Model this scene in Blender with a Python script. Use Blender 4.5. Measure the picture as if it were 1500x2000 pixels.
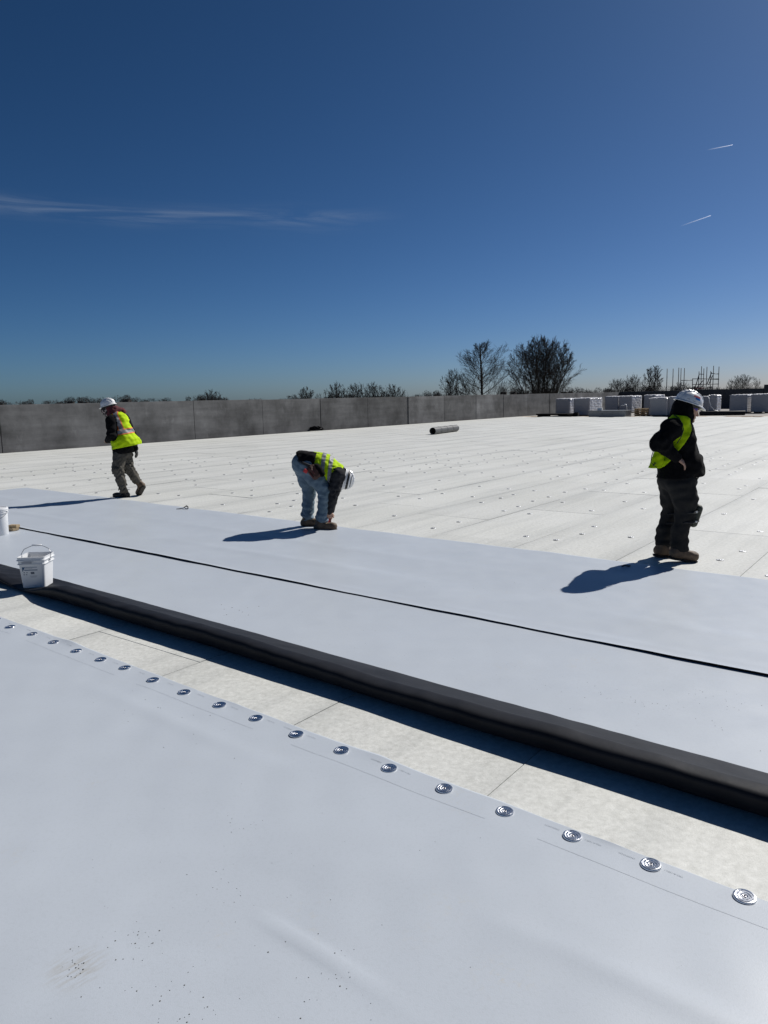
import bpy, bmesh, math, random
import numpy as np
from mathutils import Vector, Matrix

# ------------------------------------------------------------------ reset
for o in list(bpy.data.objects): bpy.data.objects.remove(o)
scene = bpy.context.scene
col = scene.collection
R = math.radians
rng = random.Random(7)

# ------------------------------------------------------------------ camera
FPX, EYE, HORIZON, ROLL = 1450.0, 1.75, 777.0, R(1.25)
pitch = math.atan((1000 - HORIZON) / FPX)
fw = np.array([0, math.cos(pitch), -math.sin(pitch)])
rt0 = np.array([1.0, 0, 0]); up0 = np.cross(rt0, fw)
rt = math.cos(ROLL) * rt0 - math.sin(ROLL) * up0
up = math.sin(ROLL) * rt0 + math.cos(ROLL) * up0
cam_data = bpy.data.cameras.new('camera')
cam = bpy.data.objects.new('camera', cam_data); col.objects.link(cam)
cam_data.sensor_fit = 'VERTICAL'; cam_data.sensor_height = 24; cam_data.lens = FPX / 2000 * 24
cam_data.clip_start = 0.05; cam_data.clip_end = 30000
cam.matrix_world = Matrix(((rt[0], up[0], -fw[0], 0), (rt[1], up[1], -fw[1], 0), (rt[2], up[2], -fw[2], EYE), (0, 0, 0, 1)))
scene.camera = cam

# ------------------------------------------------------------------ world + sun
SUN_AZ, SUN_EL = R(40), R(42)            # azimuth measured from +X towards +Y
sun_dir = Vector((math.cos(SUN_EL) * math.cos(SUN_AZ), math.cos(SUN_EL) * math.sin(SUN_AZ), math.sin(SUN_EL)))
world = bpy.data.worlds.new('World'); scene.world = world; world.use_nodes = True
wn = world.node_tree.nodes; wl = world.node_tree.links
for n in list(wn): wn.remove(n)
def wnode(t, **k):
    n = wn.new(t)
    for a, b in k.items(): setattr(n, a, b)
    return n
sky = wnode('ShaderNodeTexSky', sky_type='NISHITA', sun_disc=False, sun_elevation=SUN_EL,
            sun_rotation=math.pi / 2 - SUN_AZ, altitude=0, air_density=0.6, dust_density=0.6, ozone_density=6.0)
bg = wnode('ShaderNodeBackground'); bg.inputs['Strength'].default_value = 0.05
wout = wnode('ShaderNodeOutputWorld')
# thin cirrus low in the sky, laid out by compass direction
def wmath(op, a, b=None, c=None):
    n = wnode('ShaderNodeMath', operation=op)
    for i, v in enumerate((a, b, c)):
        if v is None: continue
        if isinstance(v, (int, float)): n.inputs[i].default_value = v
        else: wl.new(v, n.inputs[i])
    return n.outputs[0]
tc = wnode('ShaderNodeTexCoord'); sx = wnode('ShaderNodeSeparateXYZ'); wl.new(tc.outputs['Generated'], sx.inputs[0])
az = wmath('ARCTAN2', sx.outputs[0], sx.outputs[1]); el = wmath('ARCSINE', sx.outputs[2])
cx = wnode('ShaderNodeCombineXYZ'); wl.new(wmath('MULTIPLY', az, 6.0), cx.inputs[0]); wl.new(wmath('MULTIPLY', el, 75.0), cx.inputs[1])
nz = wnode('ShaderNodeTexNoise'); nz.inputs['Scale'].default_value = 1.0; nz.inputs['Detail'].default_value = 7; nz.inputs['Roughness'].default_value = 0.62
nz.inputs['Distortion'].default_value = 0.9
wl.new(cx.outputs[0], nz.inputs['Vector'])
cx2 = wnode('ShaderNodeCombineXYZ'); wl.new(wmath('MULTIPLY', az, 5.0), cx2.inputs[0]); wl.new(wmath('MULTIPLY', el, 6.0), cx2.inputs[1]); cx2.inputs[2].default_value = 3.1
nz2 = wnode('ShaderNodeTexNoise'); nz2.inputs['Scale'].default_value = 1.0; nz2.inputs['Detail'].default_value = 3; wl.new(cx2.outputs[0], nz2.inputs['Vector'])
drift = wmath('MULTIPLY', wmath('SUBTRACT', nz2.outputs[0], 0.5), R(1.4))
off = wmath('DIVIDE', wmath('SUBTRACT', wmath('ADD', el, drift), R(12.95)), R(0.55))
band = wmath('POWER', 2.718, wmath('MULTIPLY', wmath('MULTIPLY', off, off), -1.0))
mr = wnode('ShaderNodeMapRange', interpolation_type='SMOOTHSTEP'); mr.inputs['From Min'].default_value = R(3); mr.inputs['From Max'].default_value = R(-6)
wl.new(az, mr.inputs['Value'])
mr2 = wnode('ShaderNodeMapRange', interpolation_type='SMOOTHSTEP'); mr2.inputs['From Min'].default_value = 0.34; mr2.inputs['From Max'].default_value = 0.76
wl.new(nz.outputs[0], mr2.inputs['Value'])
cl = wmath('MULTIPLY', wmath('MULTIPLY', band, mr.outputs[0]), mr2.outputs[0])
mixc = wnode('ShaderNodeMix', data_type='RGBA'); mixc.inputs['B'].default_value = (6.0, 7.2, 9.0, 1)
wl.new(wmath('MULTIPLY', cl, 0.27), mixc.inputs['Factor']); 
sep = wnode('ShaderNodeSeparateColor'); comb = wnode('ShaderNodeCombineColor'); wl.new(sky.outputs[0], sep.inputs[0])
for ch, (gain, power) in enumerate(((0.536, 1.5), (0.664, 1.28), (0.673, 1.3))):        # the phone's contrasty rendering of a clear winter sky
    wl.new(wmath('POWER', wmath('MULTIPLY', sep.outputs[ch], gain), power), comb.inputs[ch])
wl.new(comb.outputs[0], mixc.inputs['A'])
wl.new(mixc.outputs['Result'], bg.inputs['Color']); wl.new(bg.outputs[0], wout.inputs[0])

sun_data = bpy.data.lights.new('sun', 'SUN'); sun_data.energy = 4.7; sun_data.angle = R(0.53); sun_data.color = (1.0, 0.965, 0.91)
sun = bpy.data.objects.new('sun', sun_data); col.objects.link(sun)
sun.rotation_euler = sun_dir.to_track_quat('Z', 'Y').to_euler(); sun.location = sun_dir * 50
vs = scene.view_settings; vs.view_transform = 'Standard'; vs.look = 'None'; vs.gamma = 1; vs.use_curve_mapping = False; vs.exposure = 0.0

# ------------------------------------------------------------------ helpers: positions
def ray(x, y): return fw * FPX + rt * (x - 750) - up * (y - 1000)
def ground(x, y, z=0.0):
    d = ray(x, y); t = (z - EYE) / d[2]; return Vector((d[0] * t, d[1] * t, z))
def at(x, y, Y):                                  # the point on a sight line that lies Y metres in front
    d = ray(x, y); t = Y / d[1]; return Vector((d[0] * t, d[1] * t, EYE + d[2] * t))
def foot(x, Y, z=0.0):                            # ground point Y metres ahead below image column x
    y = 800.0
    for _ in range(4):
        p = at(x, y, Y); y += (p.z - z) / Y * FPX
    p = at(x, y, Y); p.z = z; return p
A_U = R(-39.3)
def uv(u, v, z=0.0):
    return Vector((u * math.cos(A_U) - v * math.sin(A_U), u * math.sin(A_U) + v * math.cos(A_U), z))
def to_uv(p): return (p[0] * math.cos(A_U) + p[1] * math.sin(A_U), -p[0] * math.sin(A_U) + p[1] * math.cos(A_U))

# ------------------------------------------------------------------ helpers: materials
MATS = {}
def mat(name, color, rough=0.6, metal=0.0, spec=0.5, var=0.0, vscale=8.0, bump=0.0, bscale=40.0, color2=None, detail=5, stretch=None, obj_rand=0.0, sheen=0.0):
    if name in MATS: return MATS[name]
    m = bpy.data.materials.new(name); m.use_nodes = True
    nt = m.node_tree; b = nt.nodes['Principled BSDF']
    b.inputs['Base Color'].default_value = (*color, 1); b.inputs['Roughness'].default_value = rough
    b.inputs['Metallic'].default_value = metal; b.inputs['Specular IOR Level'].default_value = spec
    if sheen: b.inputs['Sheen Weight'].default_value = sheen
    tcn = nt.nodes.new('ShaderNodeTexCoord'); src = tcn.outputs['Object']
    if stretch:
        mp = nt.nodes.new('ShaderNodeMapping'); mp.inputs['Scale'].default_value = stretch; nt.links.new(src, mp.inputs[0]); src = mp.outputs[0]
    if var or color2:
        n = nt.nodes.new('ShaderNodeTexNoise'); n.inputs['Scale'].default_value = vscale; n.inputs['Detail'].default_value = detail
        n.inputs['Roughness'].default_value = 0.6; nt.links.new(src, n.inputs['Vector'])
        r = nt.nodes.new('ShaderNodeValToRGB'); nt.links.new(n.outputs[0], r.inputs[0])
        c2 = color2 if color2 else tuple(min(1, c * (1 + var)) for c in color)
        c1 = color if color2 else tuple(c * (1 - var) for c in color)
        r.color_ramp.elements[0].position = 0.33; r.color_ramp.elements[1].position = 0.67
        r.color_ramp.elements[0].color = (*c1, 1); r.color_ramp.elements[1].color = (*c2, 1)
        outc = r.outputs[0]
        if obj_rand:
            oi = nt.nodes.new('ShaderNodeObjectInfo'); hs = nt.nodes.new('ShaderNodeHueSaturation')
            mrn = nt.nodes.new('ShaderNodeMapRange'); nt.links.new(oi.outputs['Random'], mrn.inputs[0])
            mrn.inputs['To Min'].default_value = 1 - obj_rand; mrn.inputs['To Max'].default_value = 1 + obj_rand
            nt.links.new(mrn.outputs[0], hs.inputs['Value']); nt.links.new(outc, hs.inputs['Color']); outc = hs.outputs[0]
        nt.links.new(outc, b.inputs['Base Color'])
    if bump:
        n2 = nt.nodes.new('ShaderNodeTexNoise'); n2.inputs['Scale'].default_value = bscale; n2.inputs['Detail'].default_value = 4
        nt.links.new(src, n2.inputs['Vector'])
        bp = nt.nodes.new('ShaderNodeBump'); bp.inputs['Strength'].default_value = bump; bp.inputs['Distance'].default_value = 0.01
        nt.links.new(n2.outputs[0], bp.inputs['Height']); nt.links.new(bp.outputs[0], b.inputs['Normal'])
    MATS[name] = m; return m

# ------------------------------------------------------------------ helpers: meshes
def tag(o, label=None, cat=None, group=None, kind=None):
    if label: o['label'] = label
    if cat: o['category'] = cat
    if group: o['group'] = group
    if kind: o['kind'] = kind
    return o
def link(name, me, parent=None, loc=None):
    o = bpy.data.objects.new(name, me); col.objects.link(o)
    if loc is not None: o.location = loc
    if parent is not None:
        o.parent = parent
    return o
def empty(name, loc=(0, 0, 0), rz=0.0):
    o = bpy.data.objects.new(name, None); o.empty_display_size = 0.2; col.objects.link(o); o.location = loc; o.rotation_euler = (0, 0, rz); return o
def mesh_np(name, V, F, m, smooth=True):
    me = bpy.data.meshes.new(name)
    V = np.asarray(V, np.float32); F = np.asarray(F, np.int32); k = F.shape[1]
    me.vertices.add(len(V)); me.vertices.foreach_set('co', V.ravel())
    me.loops.add(F.size); me.loops.foreach_set('vertex_index', F.ravel())
    me.polygons.add(len(F)); me.polygons.foreach_set('loop_start', np.arange(0, F.size, k, dtype=np.int32))
    me.polygons.foreach_set('loop_total', np.full(len(F), k, np.int32))
    if smooth: me.polygons.foreach_set('use_smooth', np.ones(len(F), bool))
    for mm in (m if isinstance(m, (list, tuple)) else [m]): me.materials.append(mm)
    me.update(); me.validate(); return me
class MB:
    """collects shapes into one mesh"""
    def __init__(s): s.v = []; s.f = []; s.mi = []; s.cur = 0
    def add(s, vs, fs):
        n = len(s.v); s.v += [tuple(p) for p in vs]; s.f += [tuple(i + n for i in f) for f in fs]; s.mi += [s.cur] * len(fs); return s
    def box(s, c, size, rz=0.0, taper=1.0, M=None):
        x, y, z = (d / 2 for d in size); pts = []
        for k in (-1, 1):
            t = taper if k > 0 else 1
            for a, b in ((-1, -1), (1, -1), (1, 1), (-1, 1)):
                p = Vector((a * x * t, b * y * t, k * z))
                if rz: p = Matrix.Rotation(rz, 3, 'Z') @ p
                if M is not None: p = M @ p
                pts.append(p + Vector(c))
        return s.add(pts, [(3, 2, 1, 0), (4, 5, 6, 7), (0, 1, 5, 4), (1, 2, 6, 5), (2, 3, 7, 6), (3, 0, 4, 7)])
    def tube(s, path, rad, n=8, cap=True):
        path = [Vector(p) for p in path]; rads = rad if isinstance(rad, (list, tuple)) else [rad] * len(path)
        vs = []; fs = []; ref = Vector((0, 0, 1))
        for i, p in enumerate(path):
            t = (path[min(i + 1, len(path) - 1)] - path[max(i - 1, 0)]).normalized()
            if i == 0:
                if abs(t.dot(ref)) > 0.9: ref = Vector((1, 0, 0))
                a = t.cross(ref).normalized()
            else:
                a = (a - t * a.dot(t)).normalized()
            b = t.cross(a)
            for j in range(n):
                q = 2 * math.pi * j / n; vs.append(p + (a * math.cos(q) + b * math.sin(q)) * rads[i])
        for i in range(len(path) - 1):
            for j in range(n):
                fs.append((i * n + j, i * n + (j + 1) % n, (i + 1) * n + (j + 1) % n, (i + 1) * n + j))
        if cap:
            fs.append(tuple(range(n))[::-1]); fs.append(tuple((len(path) - 1) * n + j for j in range(n)))
        return s.add(vs, fs)
    def lathe(s, prof, n=24, c=(0, 0, 0), closed=False):
        vs = []; fs = []
        for r, z in prof:
            for j in range(n):
                q = 2 * math.pi * j / n; vs.append((c[0] + r * math.cos(q), c[1] + r * math.sin(q), c[2] + z))
        m_ = len(prof)
        for i in range(m_ - 1 + (1 if closed else 0)):
            k = (i + 1) % m_
            for j in range(n): fs.append((i * n + j, i * n + (j + 1) % n, k * n + (j + 1) % n, k * n + j))
        return s.add(vs, fs)
    def mesh(s, name, m, smooth=False, bevel=0.0):
        me = bpy.data.meshes.new(name); me.from_pydata(s.v, [], s.f)
        for mm in (m if isinstance(m, (list, tuple)) else [m]): me.materials.append(mm)
        me.polygons.foreach_set('material_index', s.mi)
        bm = bmesh.new(); bm.from_mesh(me); bmesh.ops.recalc_face_normals(bm, faces=bm.faces)
        if bevel: bmesh.ops.bevel(bm, geom=list(bm.edges), offset=bevel, segments=2, profile=0.7, affect='EDGES', clamp_overlap=True)
        bm.to_mesh(me); bm.free()
        if smooth:
            me.polygons.foreach_set('use_smooth', [True] * len(me.polygons))
            if smooth != 'all': me.set_sharp_from_angle(angle=R(40))
        me.update(); return me
    def build(s, name, m, parent=None, smooth=False, bevel=0.0, loc=None):
        return link(name, s.mesh(name, m, smooth, bevel), parent, loc)

def wave(seed, n, lmin, lmax, dims=2):
    """a cheap smooth noise: sum of plane waves, amplitude about 1"""
    g = np.random.RandomState(seed); d = g.normal(size=(n, dims)); d /= np.linalg.norm(d, axis=1)[:, None]
    k = d * (2 * np.pi / np.exp(g.uniform(np.log(lmin), np.log(lmax), n)))[:, None]; ph = g.uniform(0, 6.28, n)
    def f(*c):
        r = np.zeros_like(np.asarray(c[0], float))
        for i in range(n):
            t = ph[i]
            for j in range(dims): t = t + k[i, j] * c[j]
            r = r + np.sin(t)
        return r * (1.4 / n ** 0.5)
    return f
def grid_faces(nu, nv):
    i = np.arange(nu - 1)[:, None] * nv + np.arange(nv - 1)[None, :]
    return np.stack([i, i + nv, i + nv + 1, i + 1], -1).reshape(-1, 4)

# ================================================================== THE SETTING
M_ground = mat('winter_field', (0.075, 0.07, 0.045), 0.95, var=0.35, vscale=0.02)
g = MB(); g.box((0, 0, -9.5), (16000, 16000, 1.0)); tag(g.build('ground', M_ground), kind='structure')

M_deck = mat('roof_deck_board', (0.28, 0.265, 0.245), 0.8, var=0.2, vscale=0.6, bump=0.1)
deck = empty('roof', (0, 0, 0)); tag(deck, kind='structure')
d = MB()
d.box(((0, 30, -4.552)), (1, 1, 1)) if False else None
pA, pB = uv(-62, -8), uv(26, -8); pC, pD = uv(26, 92), uv(-62, 92)
# roof slab from the ground up to the deck
vsl = [(p.x, p.y, -8.99) for p in (pA, pB, pC, pD)] + [(p.x, p.y, -0.056) for p in (pA, pB, pC, pD)]
d.add(vsl, [(3, 2, 1, 0), (4, 5, 6, 7), (0, 1, 5, 4), (1, 2, 6, 5), (2, 3, 7, 6), (3, 0, 4, 7)])
d.build('deck', M_deck, deck)

# ---- insulation boards
def board_material():
    m = mat('insulation_facer', (0.66, 0.655, 0.625), 0.55, spec=0.4, var=0.001)
    nt = m.node_tree; b = nt.nodes['Principled BSDF']
    geo = nt.nodes.new('ShaderNodeNewGeometry'); tcn = nt.nodes.new('ShaderNodeTexCoord')
    def noise(scale, det, rough=0.6, src=geo.outputs['Position'], st=None):
        mp = nt.nodes.new('ShaderNodeMapping'); nt.links.new(src, mp.inputs[0])
        if st: mp.vector_type = 'TEXTURE'; mp.inputs['Scale'].default_value = tuple(1 / q for q in st); mp.inputs['Rotation'].default_value = (0, 0, BR)
        n = nt.nodes.new('ShaderNodeTexNoise'); n.inputs['Scale'].default_value = scale; n.inputs['Detail'].default_value = det
        n.inputs['Roughness'].default_value = rough; nt.links.new(mp.outputs[0], n.inputs['Vector']); return n.outputs[0]
    def ramp(v, p0, c0, p1, c1):
        r = nt.nodes.new('ShaderNodeValToRGB'); nt.links.new(v, r.inputs[0])
        r.color_ramp.elements[0].position = p0; r.color_ramp.elements[0].color = (*c0, 1)
        r.color_ramp.elements[1].position = p1; r.color_ramp.elements[1].color = (*c1, 1); return r.outputs[0]
    def mul(a, c, f=1.0):
        x = nt.nodes.new('ShaderNodeMix'); x.data_type = 'RGBA'; x.blend_type = 'MULTIPLY'; x.inputs['Factor'].default_value = f
        nt.links.new(a, x.inputs['A']); nt.links.new(c, x.inputs['B']); return x.outputs['Result']
    base = ramp(noise(28, 6, 0.72), 0.34, (0.605, 0.610, 0.582), 0.66, (0.800, 0.806, 0.778))
    base = mul(base, ramp(noise(260, 3, 0.7), 0.3, (0.80, 0.80, 0.78), 0.6, (1, 1, 1)), 0.8)
    base = mul(base, ramp(noise(0.5, 4, 0.55), 0.35, (0.93, 0.93, 0.92), 0.62, (1, 1, 1)))
    # faint lengthwise wear streaks left by the facer rolls
    base = mul(base, ramp(noise(1.0, 5, 0.7, st=(3.2, 0.22, 1)), 0.36, (0.84, 0.845, 0.85), 0.52, (1, 1, 1)), 0.75)
    sp_ = nt.nodes.new('ShaderNodeSeparateXYZ'); nt.links.new(geo.outputs['Position'], sp_.inputs[0])
    def mth(op, a, b_=None):
        n = nt.nodes.new('ShaderNodeMath'); n.operation = op
        for i_, v_ in enumerate((a, b_)):
            if v_ is None: continue
            if isinstance(v_, (int, float)): n.inputs[i_].default_value = v_
            else: nt.links.new(v_, n.inputs[i_])
        return n.outputs[0]
    bu = mth('ADD', mth('MULTIPLY', sp_.outputs[0], math.cos(BR)), mth('MULTIPLY', sp_.outputs[1], math.sin(BR)))
    dj = mth('MULTIPLY', mth('PINGPONG', mth('SUBTRACT', bu, BU0), BW / 2), 1.0)       # distance to the nearest long joint
    smear = mth('MULTIPLY', mth('POWER', 2.718, mth('MULTIPLY', dj, -9.0)), mth('MULTIPLY', noise(1.0, 4, 0.6, st=(1.6, 0.35, 1)), 1.25))
    inv = nt.nodes.new('ShaderNodeMix'); inv.data_type = 'RGBA'; inv.inputs['B'].default_value = (0.66, 0.67, 0.68, 1); inv.inputs['A'].default_value = (1, 1, 1, 1); nt.links.new(smear, inv.inputs['Factor'])
    base = mul(base, inv.outputs['Result'], 0.75)
    oi = nt.nodes.new('ShaderNodeObjectInfo'); mrn = nt.nodes.new('ShaderNodeMapRange'); nt.links.new(oi.outputs['Random'], mrn.inputs[0])
    mrn.inputs['To Min'].default_value = 0.955; mrn.inputs['To Max'].default_value = 1.03
    hs = nt.nodes.new('ShaderNodeHueSaturation'); nt.links.new(mrn.outputs[0], hs.inputs['Value']); nt.links.new(base, hs.inputs['Color'])
    nt.links.new(hs.outputs[0], b.inputs['Base Color'])
    bp = nt.nodes.new('ShaderNodeBump'); bp.inputs['Strength'].default_value = 0.25; bp.inputs['Distance'].default_value = 0.004
    nt.links.new(noise(160, 4), bp.inputs['Height']); nt.links.new(bp.outputs[0], b.inputs['Normal'])
    return m
BR = R(-37.6)                                           # direction of the board rows
BW, BL = 1.22, 2.44
def buv(p): return (p[0] * math.cos(BR) + p[1] * math.sin(BR), -p[0] * math.sin(BR) + p[1] * math.cos(BR))
def bxy(u, v, z=0.0): return Vector((u * math.cos(BR) - v * math.sin(BR), u * math.sin(BR) + v * math.cos(BR), z))
a0 = buv(ground(1209, 995)); BU0, BV0 = a0
M_board = board_material()
def make_board(gu, gv):
    b = MB(); b.box((0, 0, -0.025), (BW - gu, BL - gv, 0.05)); return b.mesh('insulation_board', M_board, bevel=0.002)
board_meshes = [make_board(g1, g2) for g1, g2 in ((0.004, 0.002), (0.005, 0.002), (0.006, 0.002), (0.004, 0.008), (0.008, 0.002), (0.004, 0.002))]
def seen(p, m=120):
    v = np.array([p.x, p.y, p.z - EYE]); zf = v @ fw
    if zf < 0.3: return False
    x = 750 + FPX * (v @ rt) / zf; y = 1000 - FPX * (v @ up) / zf
    return -m < x < 1500 + m and y < 2000 + m
wall_a = ground(0, 883); wall_b = ground(1030, 811); wall_dir = (wall_b - wall_a).normalized(); wall_nrm = Vector((wall_dir.y, -wall_dir.x, 0))
cells = []
for i in range(-46, 20):
    for j in range(-6, 24):
        st = (0.0, 1.22, 0.61, 1.83)[i % 4]
        u = BU0 + (i + 0.5) * BW; v = BV0 + st + (j + 0.5) * BL
        c = bxy(u, v)
        if (c - wall_a).dot(wall_nrm) < 0.62: continue
        cu, cv = to_uv(c)
        if cv > 53.6: continue
        corners = [bxy(u + a * BW / 2, v + b * BL / 2) for a in (-1, 1) for b in (-1, 1)]
        vv = [to_uv(k)[1] for k in corners]
        if max(vv) < 2.35 or (min(vv) > 3.6 and max(vv) < 7.3): continue
        if not any(seen(k, 30) for k in corners + [c]): continue
        cells.append((c.length, c, i, j))
cells.sort(key=lambda t: t[0])
M_plate = mat('galvanized_plate', (0.40, 0.41, 0.43), 0.5, metal=1.0)
pm = MB(); pm.lathe([(0.0, 0.0065), (0.006, 0.0065), (0.0075, 0.004), (0.011, 0.0025), (0.017, 0.0045), (0.024, 0.003), (0.031, 0.0055), (0.036, 0.004), (0.0385, 0.0008), (0.0385, 0.0)], 14)
plate_small = pm.mesh('fastener_plate', M_plate, smooth='all')
rest = MB(); restp_v = []; plates = []
board_objs = []
for n, (dist, c, i, j) in enumerate(cells):
    dz = rng.uniform(-0.0025, 0.0015)
    rot = BR + rng.uniform(-0.0012, 0.0012)
    if n < 300:
        o = link('insulation_board', rng.choice(board_meshes), deck); o.location = (c.x, c.y, dz)
        o.rotation_euler = (rng.uniform(-1, 1) * 0.0012, rng.uniform(-1, 1) * 0.0016, rot)
    else:
        rest.box((c.x, c.y, -0.025 + dz), (BW - 0.01, BL - 0.01, 0.05), rot); o = None
    for a in (-0.36, 0.36):
        for b in (-0.95, -0.38, 0.22, 0.88):
            if rng.random() < 0.48: continue
            p = bxy(0, 0) + c + Matrix.Rotation(rot, 3, 'Z') @ Vector((a + rng.uniform(-0.09, 0.09), b + rng.uniform(-0.1, 0.1), 0))
            if seen(p, 10) and (to_uv(p)[1] > 7.55): plates.append((p.length, p, o, dz))
rest.build('insulation_board', M_board, deck)['kind'] = 'stuff'
plates.sort(key=lambda t: t[0])
rp = MB()
for n, (dist, p, o, dz) in enumerate(plates):
    if n < 300 and o is not None:
        q = link('fastener_plate', plate_small, o); bpy.context.view_layer
        Mi = (Matrix.Translation(o.location) @ o.rotation_euler.to_matrix().to_4x4()).inverted()
        q.location = Mi @ Vector((p.x, p.y, dz + 0.001)); q.rotation_euler = (rng.uniform(-0.05, 0.05), rng.uniform(-0.05, 0.05), rng.uniform(0, 6))
    elif dist < 24:
        rp.lathe([(0.0, 0.0045), (0.012, 0.0035), (0.030, 0.004), (0.036, 0.003), (0.0385, 0.0)], 7, (p.x, p.y, dz + 0.001))
rp.build('fastener_plate', M_plate, deck, smooth='all')['kind'] = 'stuff'

# plywood strip and timber edging where the boards end
M_ply = mat('plywood', (0.42, 0.30, 0.19), 0.75, color2=(0.56, 0.43, 0.30), vscale=1.3, stretch=(1, 6, 1))
for k in range(14):
    u0 = -30 + k * 2.5
    b = MB(); c = uv(u0 + 1.2, 54.95 + rng.uniform(-0.1, 0.1), -0.035); b.box(c, (2.42, 0.75, 0.03), A_U + rng.uniform(-0.01, 0.01))
    o = b.build('plywood_sheet', M_ply, deck)

# ---- parapet of precast panels
M_conc = mat('precast_concrete', (0.20, 0.20, 0.195), 0.85, var=0.001, bump=0.25, bscale=6)
def conc_nodes(m):
    nt = m.node_tree; b = nt.nodes['Principled BSDF']; geo = nt.nodes.new('ShaderNodeNewGeometry')
    def nz_(scale, det, st=None, rough=0.65):
        mp = nt.nodes.new('ShaderNodeMapping'); nt.links.new(geo.outputs['Position'], mp.inputs[0])
        if st: mp.inputs['Scale'].default_value = st
        n = nt.nodes.new('ShaderNodeTexNoise'); n.inputs['Scale'].default_value = scale; n.inputs['Detail'].default_value = det; n.inputs['Roughness'].default_value = rough
        nt.links.new(mp.outputs[0], n.inputs['Vector']); return n.outputs[0]
    def rmp(v, els):
        r = nt.nodes.new('ShaderNodeValToRGB'); nt.links.new(v, r.inputs[0])
        for e, (p, c) in zip(r.color_ramp.elements, els): e.position = p; e.color = (c, c, c, 1)
        return r.outputs[0]
    def mix(a, c, bt, f=1.0):
        x = nt.nodes.new('ShaderNodeMix'); x.data_type = 'RGBA'; x.blend_type = bt; x.inputs['Factor'].default_value = f
        nt.links.new(a, x.inputs['A']); nt.links.new(c, x.inputs['B']); return x.outputs['Result']
    a = rmp(nz_(0.55, 7), [(0.32, 0.085), (0.68, 0.25)])
    a = mix(a, rmp(nz_(0.9, 5, (0.8, 0.8, 0.25)), [(0.35, 0.72), (0.6, 1.0)]), 'MULTIPLY', 0.8)
    a = mix(a, rmp(nz_(2.3, 5, (1, 1, 0.6)), [(0.60, 0.0), (0.75, 0.13)]), 'ADD', 0.55)
    a = mix(a, rmp(nz_(1.0, 4, (0.22, 0.22, 2.2)), [(0.38, 0.66), (0.62, 1.0)]), 'MULTIPLY', 0.8)
    oi = nt.nodes.new('ShaderNodeObjectInfo'); mrn = nt.nodes.new('ShaderNodeMapRange'); nt.links.new(oi.outputs['Random'], mrn.inputs[0])
    mrn.inputs['To Min'].default_value = 0.82; mrn.inputs['To Max'].default_value = 1.22
    hs = nt.nodes.new('ShaderNodeHueSaturation'); nt.links.new(mrn.outputs[0], hs.inputs['Value']); nt.links.new(a, hs.inputs['Color'])
    nt.links.new(hs.outputs[0], b.inputs['Base Color'])
conc_nodes(M_conc)
WALL_H = 1.8
wall = empty('parapet_wall', wall_a - wall_nrm * 0.1); tag(wall, 'long weathered grey concrete panel parapet wall along the left roof edge', 'wall')
wang = math.atan2(wall_dir.y, wall_dir.x)
wall_mb = MB()
joints = []
for x in (0, 222, 380, 514, 627, 719, 798, 868, 930, 983, 1030):
    dd_ = ray(x, 830); k_ = (wall_a.x * dd_[1] - wall_a.y * dd_[0]) / (wall_dir.y * dd_[0] - wall_dir.x * dd_[1]); joints.append(k_)
joints = [joints[0] - 9, joints[0] - 4.5] + joints
while joints[-1] < 66: joints.append(joints[-1] + 4.45)
for t0_, t1_ in zip(joints[:-1], joints[1:]):
    L = t1_ - t0_ - 0.03
    b = MB(); b.box((0, 0, WALL_H / 2 - 0.03), (L, 0.2, WALL_H + 0.06))
    o = b.build('panel', M_conc, wall, bevel=0.012)
    p = wall_dir * ((t0_ + t1_) / 2); o.location = (p.x, p.y, 0); o.location += wall_nrm * rng.uniform(-0.014, 0.014); o.location.z = rng.uniform(-0.012, 0.012)
    o.rotation_euler = (0, 0, wang + rng.uniform(-0.003, 0.003))
M_seal = mat('joint_sealant', (0.05, 0.05, 0.052), 0.7)
for t0_ in joints:
    p = wall_dir * t0_; b = MB(); b.box((0, 0, WALL_H / 2 - 0.02), (0.05, 0.1, WALL_H - 0.02)); o = b.build('joint', M_seal, wall); o.location = (p.x, p.y, 0); o.rotation_euler = (0, 0, wang)
wall_end = wall_a + wall_dir * joints[-1]

# ---- far dark parapet wrapped in black underlay, closing the roof on the right
M_dark = mat('dark_membrane_wall', (0.028, 0.03, 0.034), 0.6, var=0.35, vscale=0.7, bump=0.5, bscale=1.5)
far = empty('parapet_wall', wall_end); tag(far, 'dark parapet wall covered in black sheeting behind the wrapped stacks', 'wall')
ud = uv(1, 0); hs_ = [1.84, 1.84, 1.88, 1.86, 2.22, 2.22, 2.22, 1.95, 1.9, 1.9, 1.9]
px_t = 0.0
for k, h in enumerate(hs_):
    L = 3.6; b = MB(); nx = 8; F = MB()
    o = MB(); o.box((0, 0, h / 2 - 0.03), (L - 0.012, 0.22, h + 0.06)); o = o.build('panel', M_dark, far, bevel=0.02)
    p = ud * (px_t + L / 2); o.location = (p.x, p.y, 0); o.rotation_euler = (0, 0, A_U); px_t += L

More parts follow.
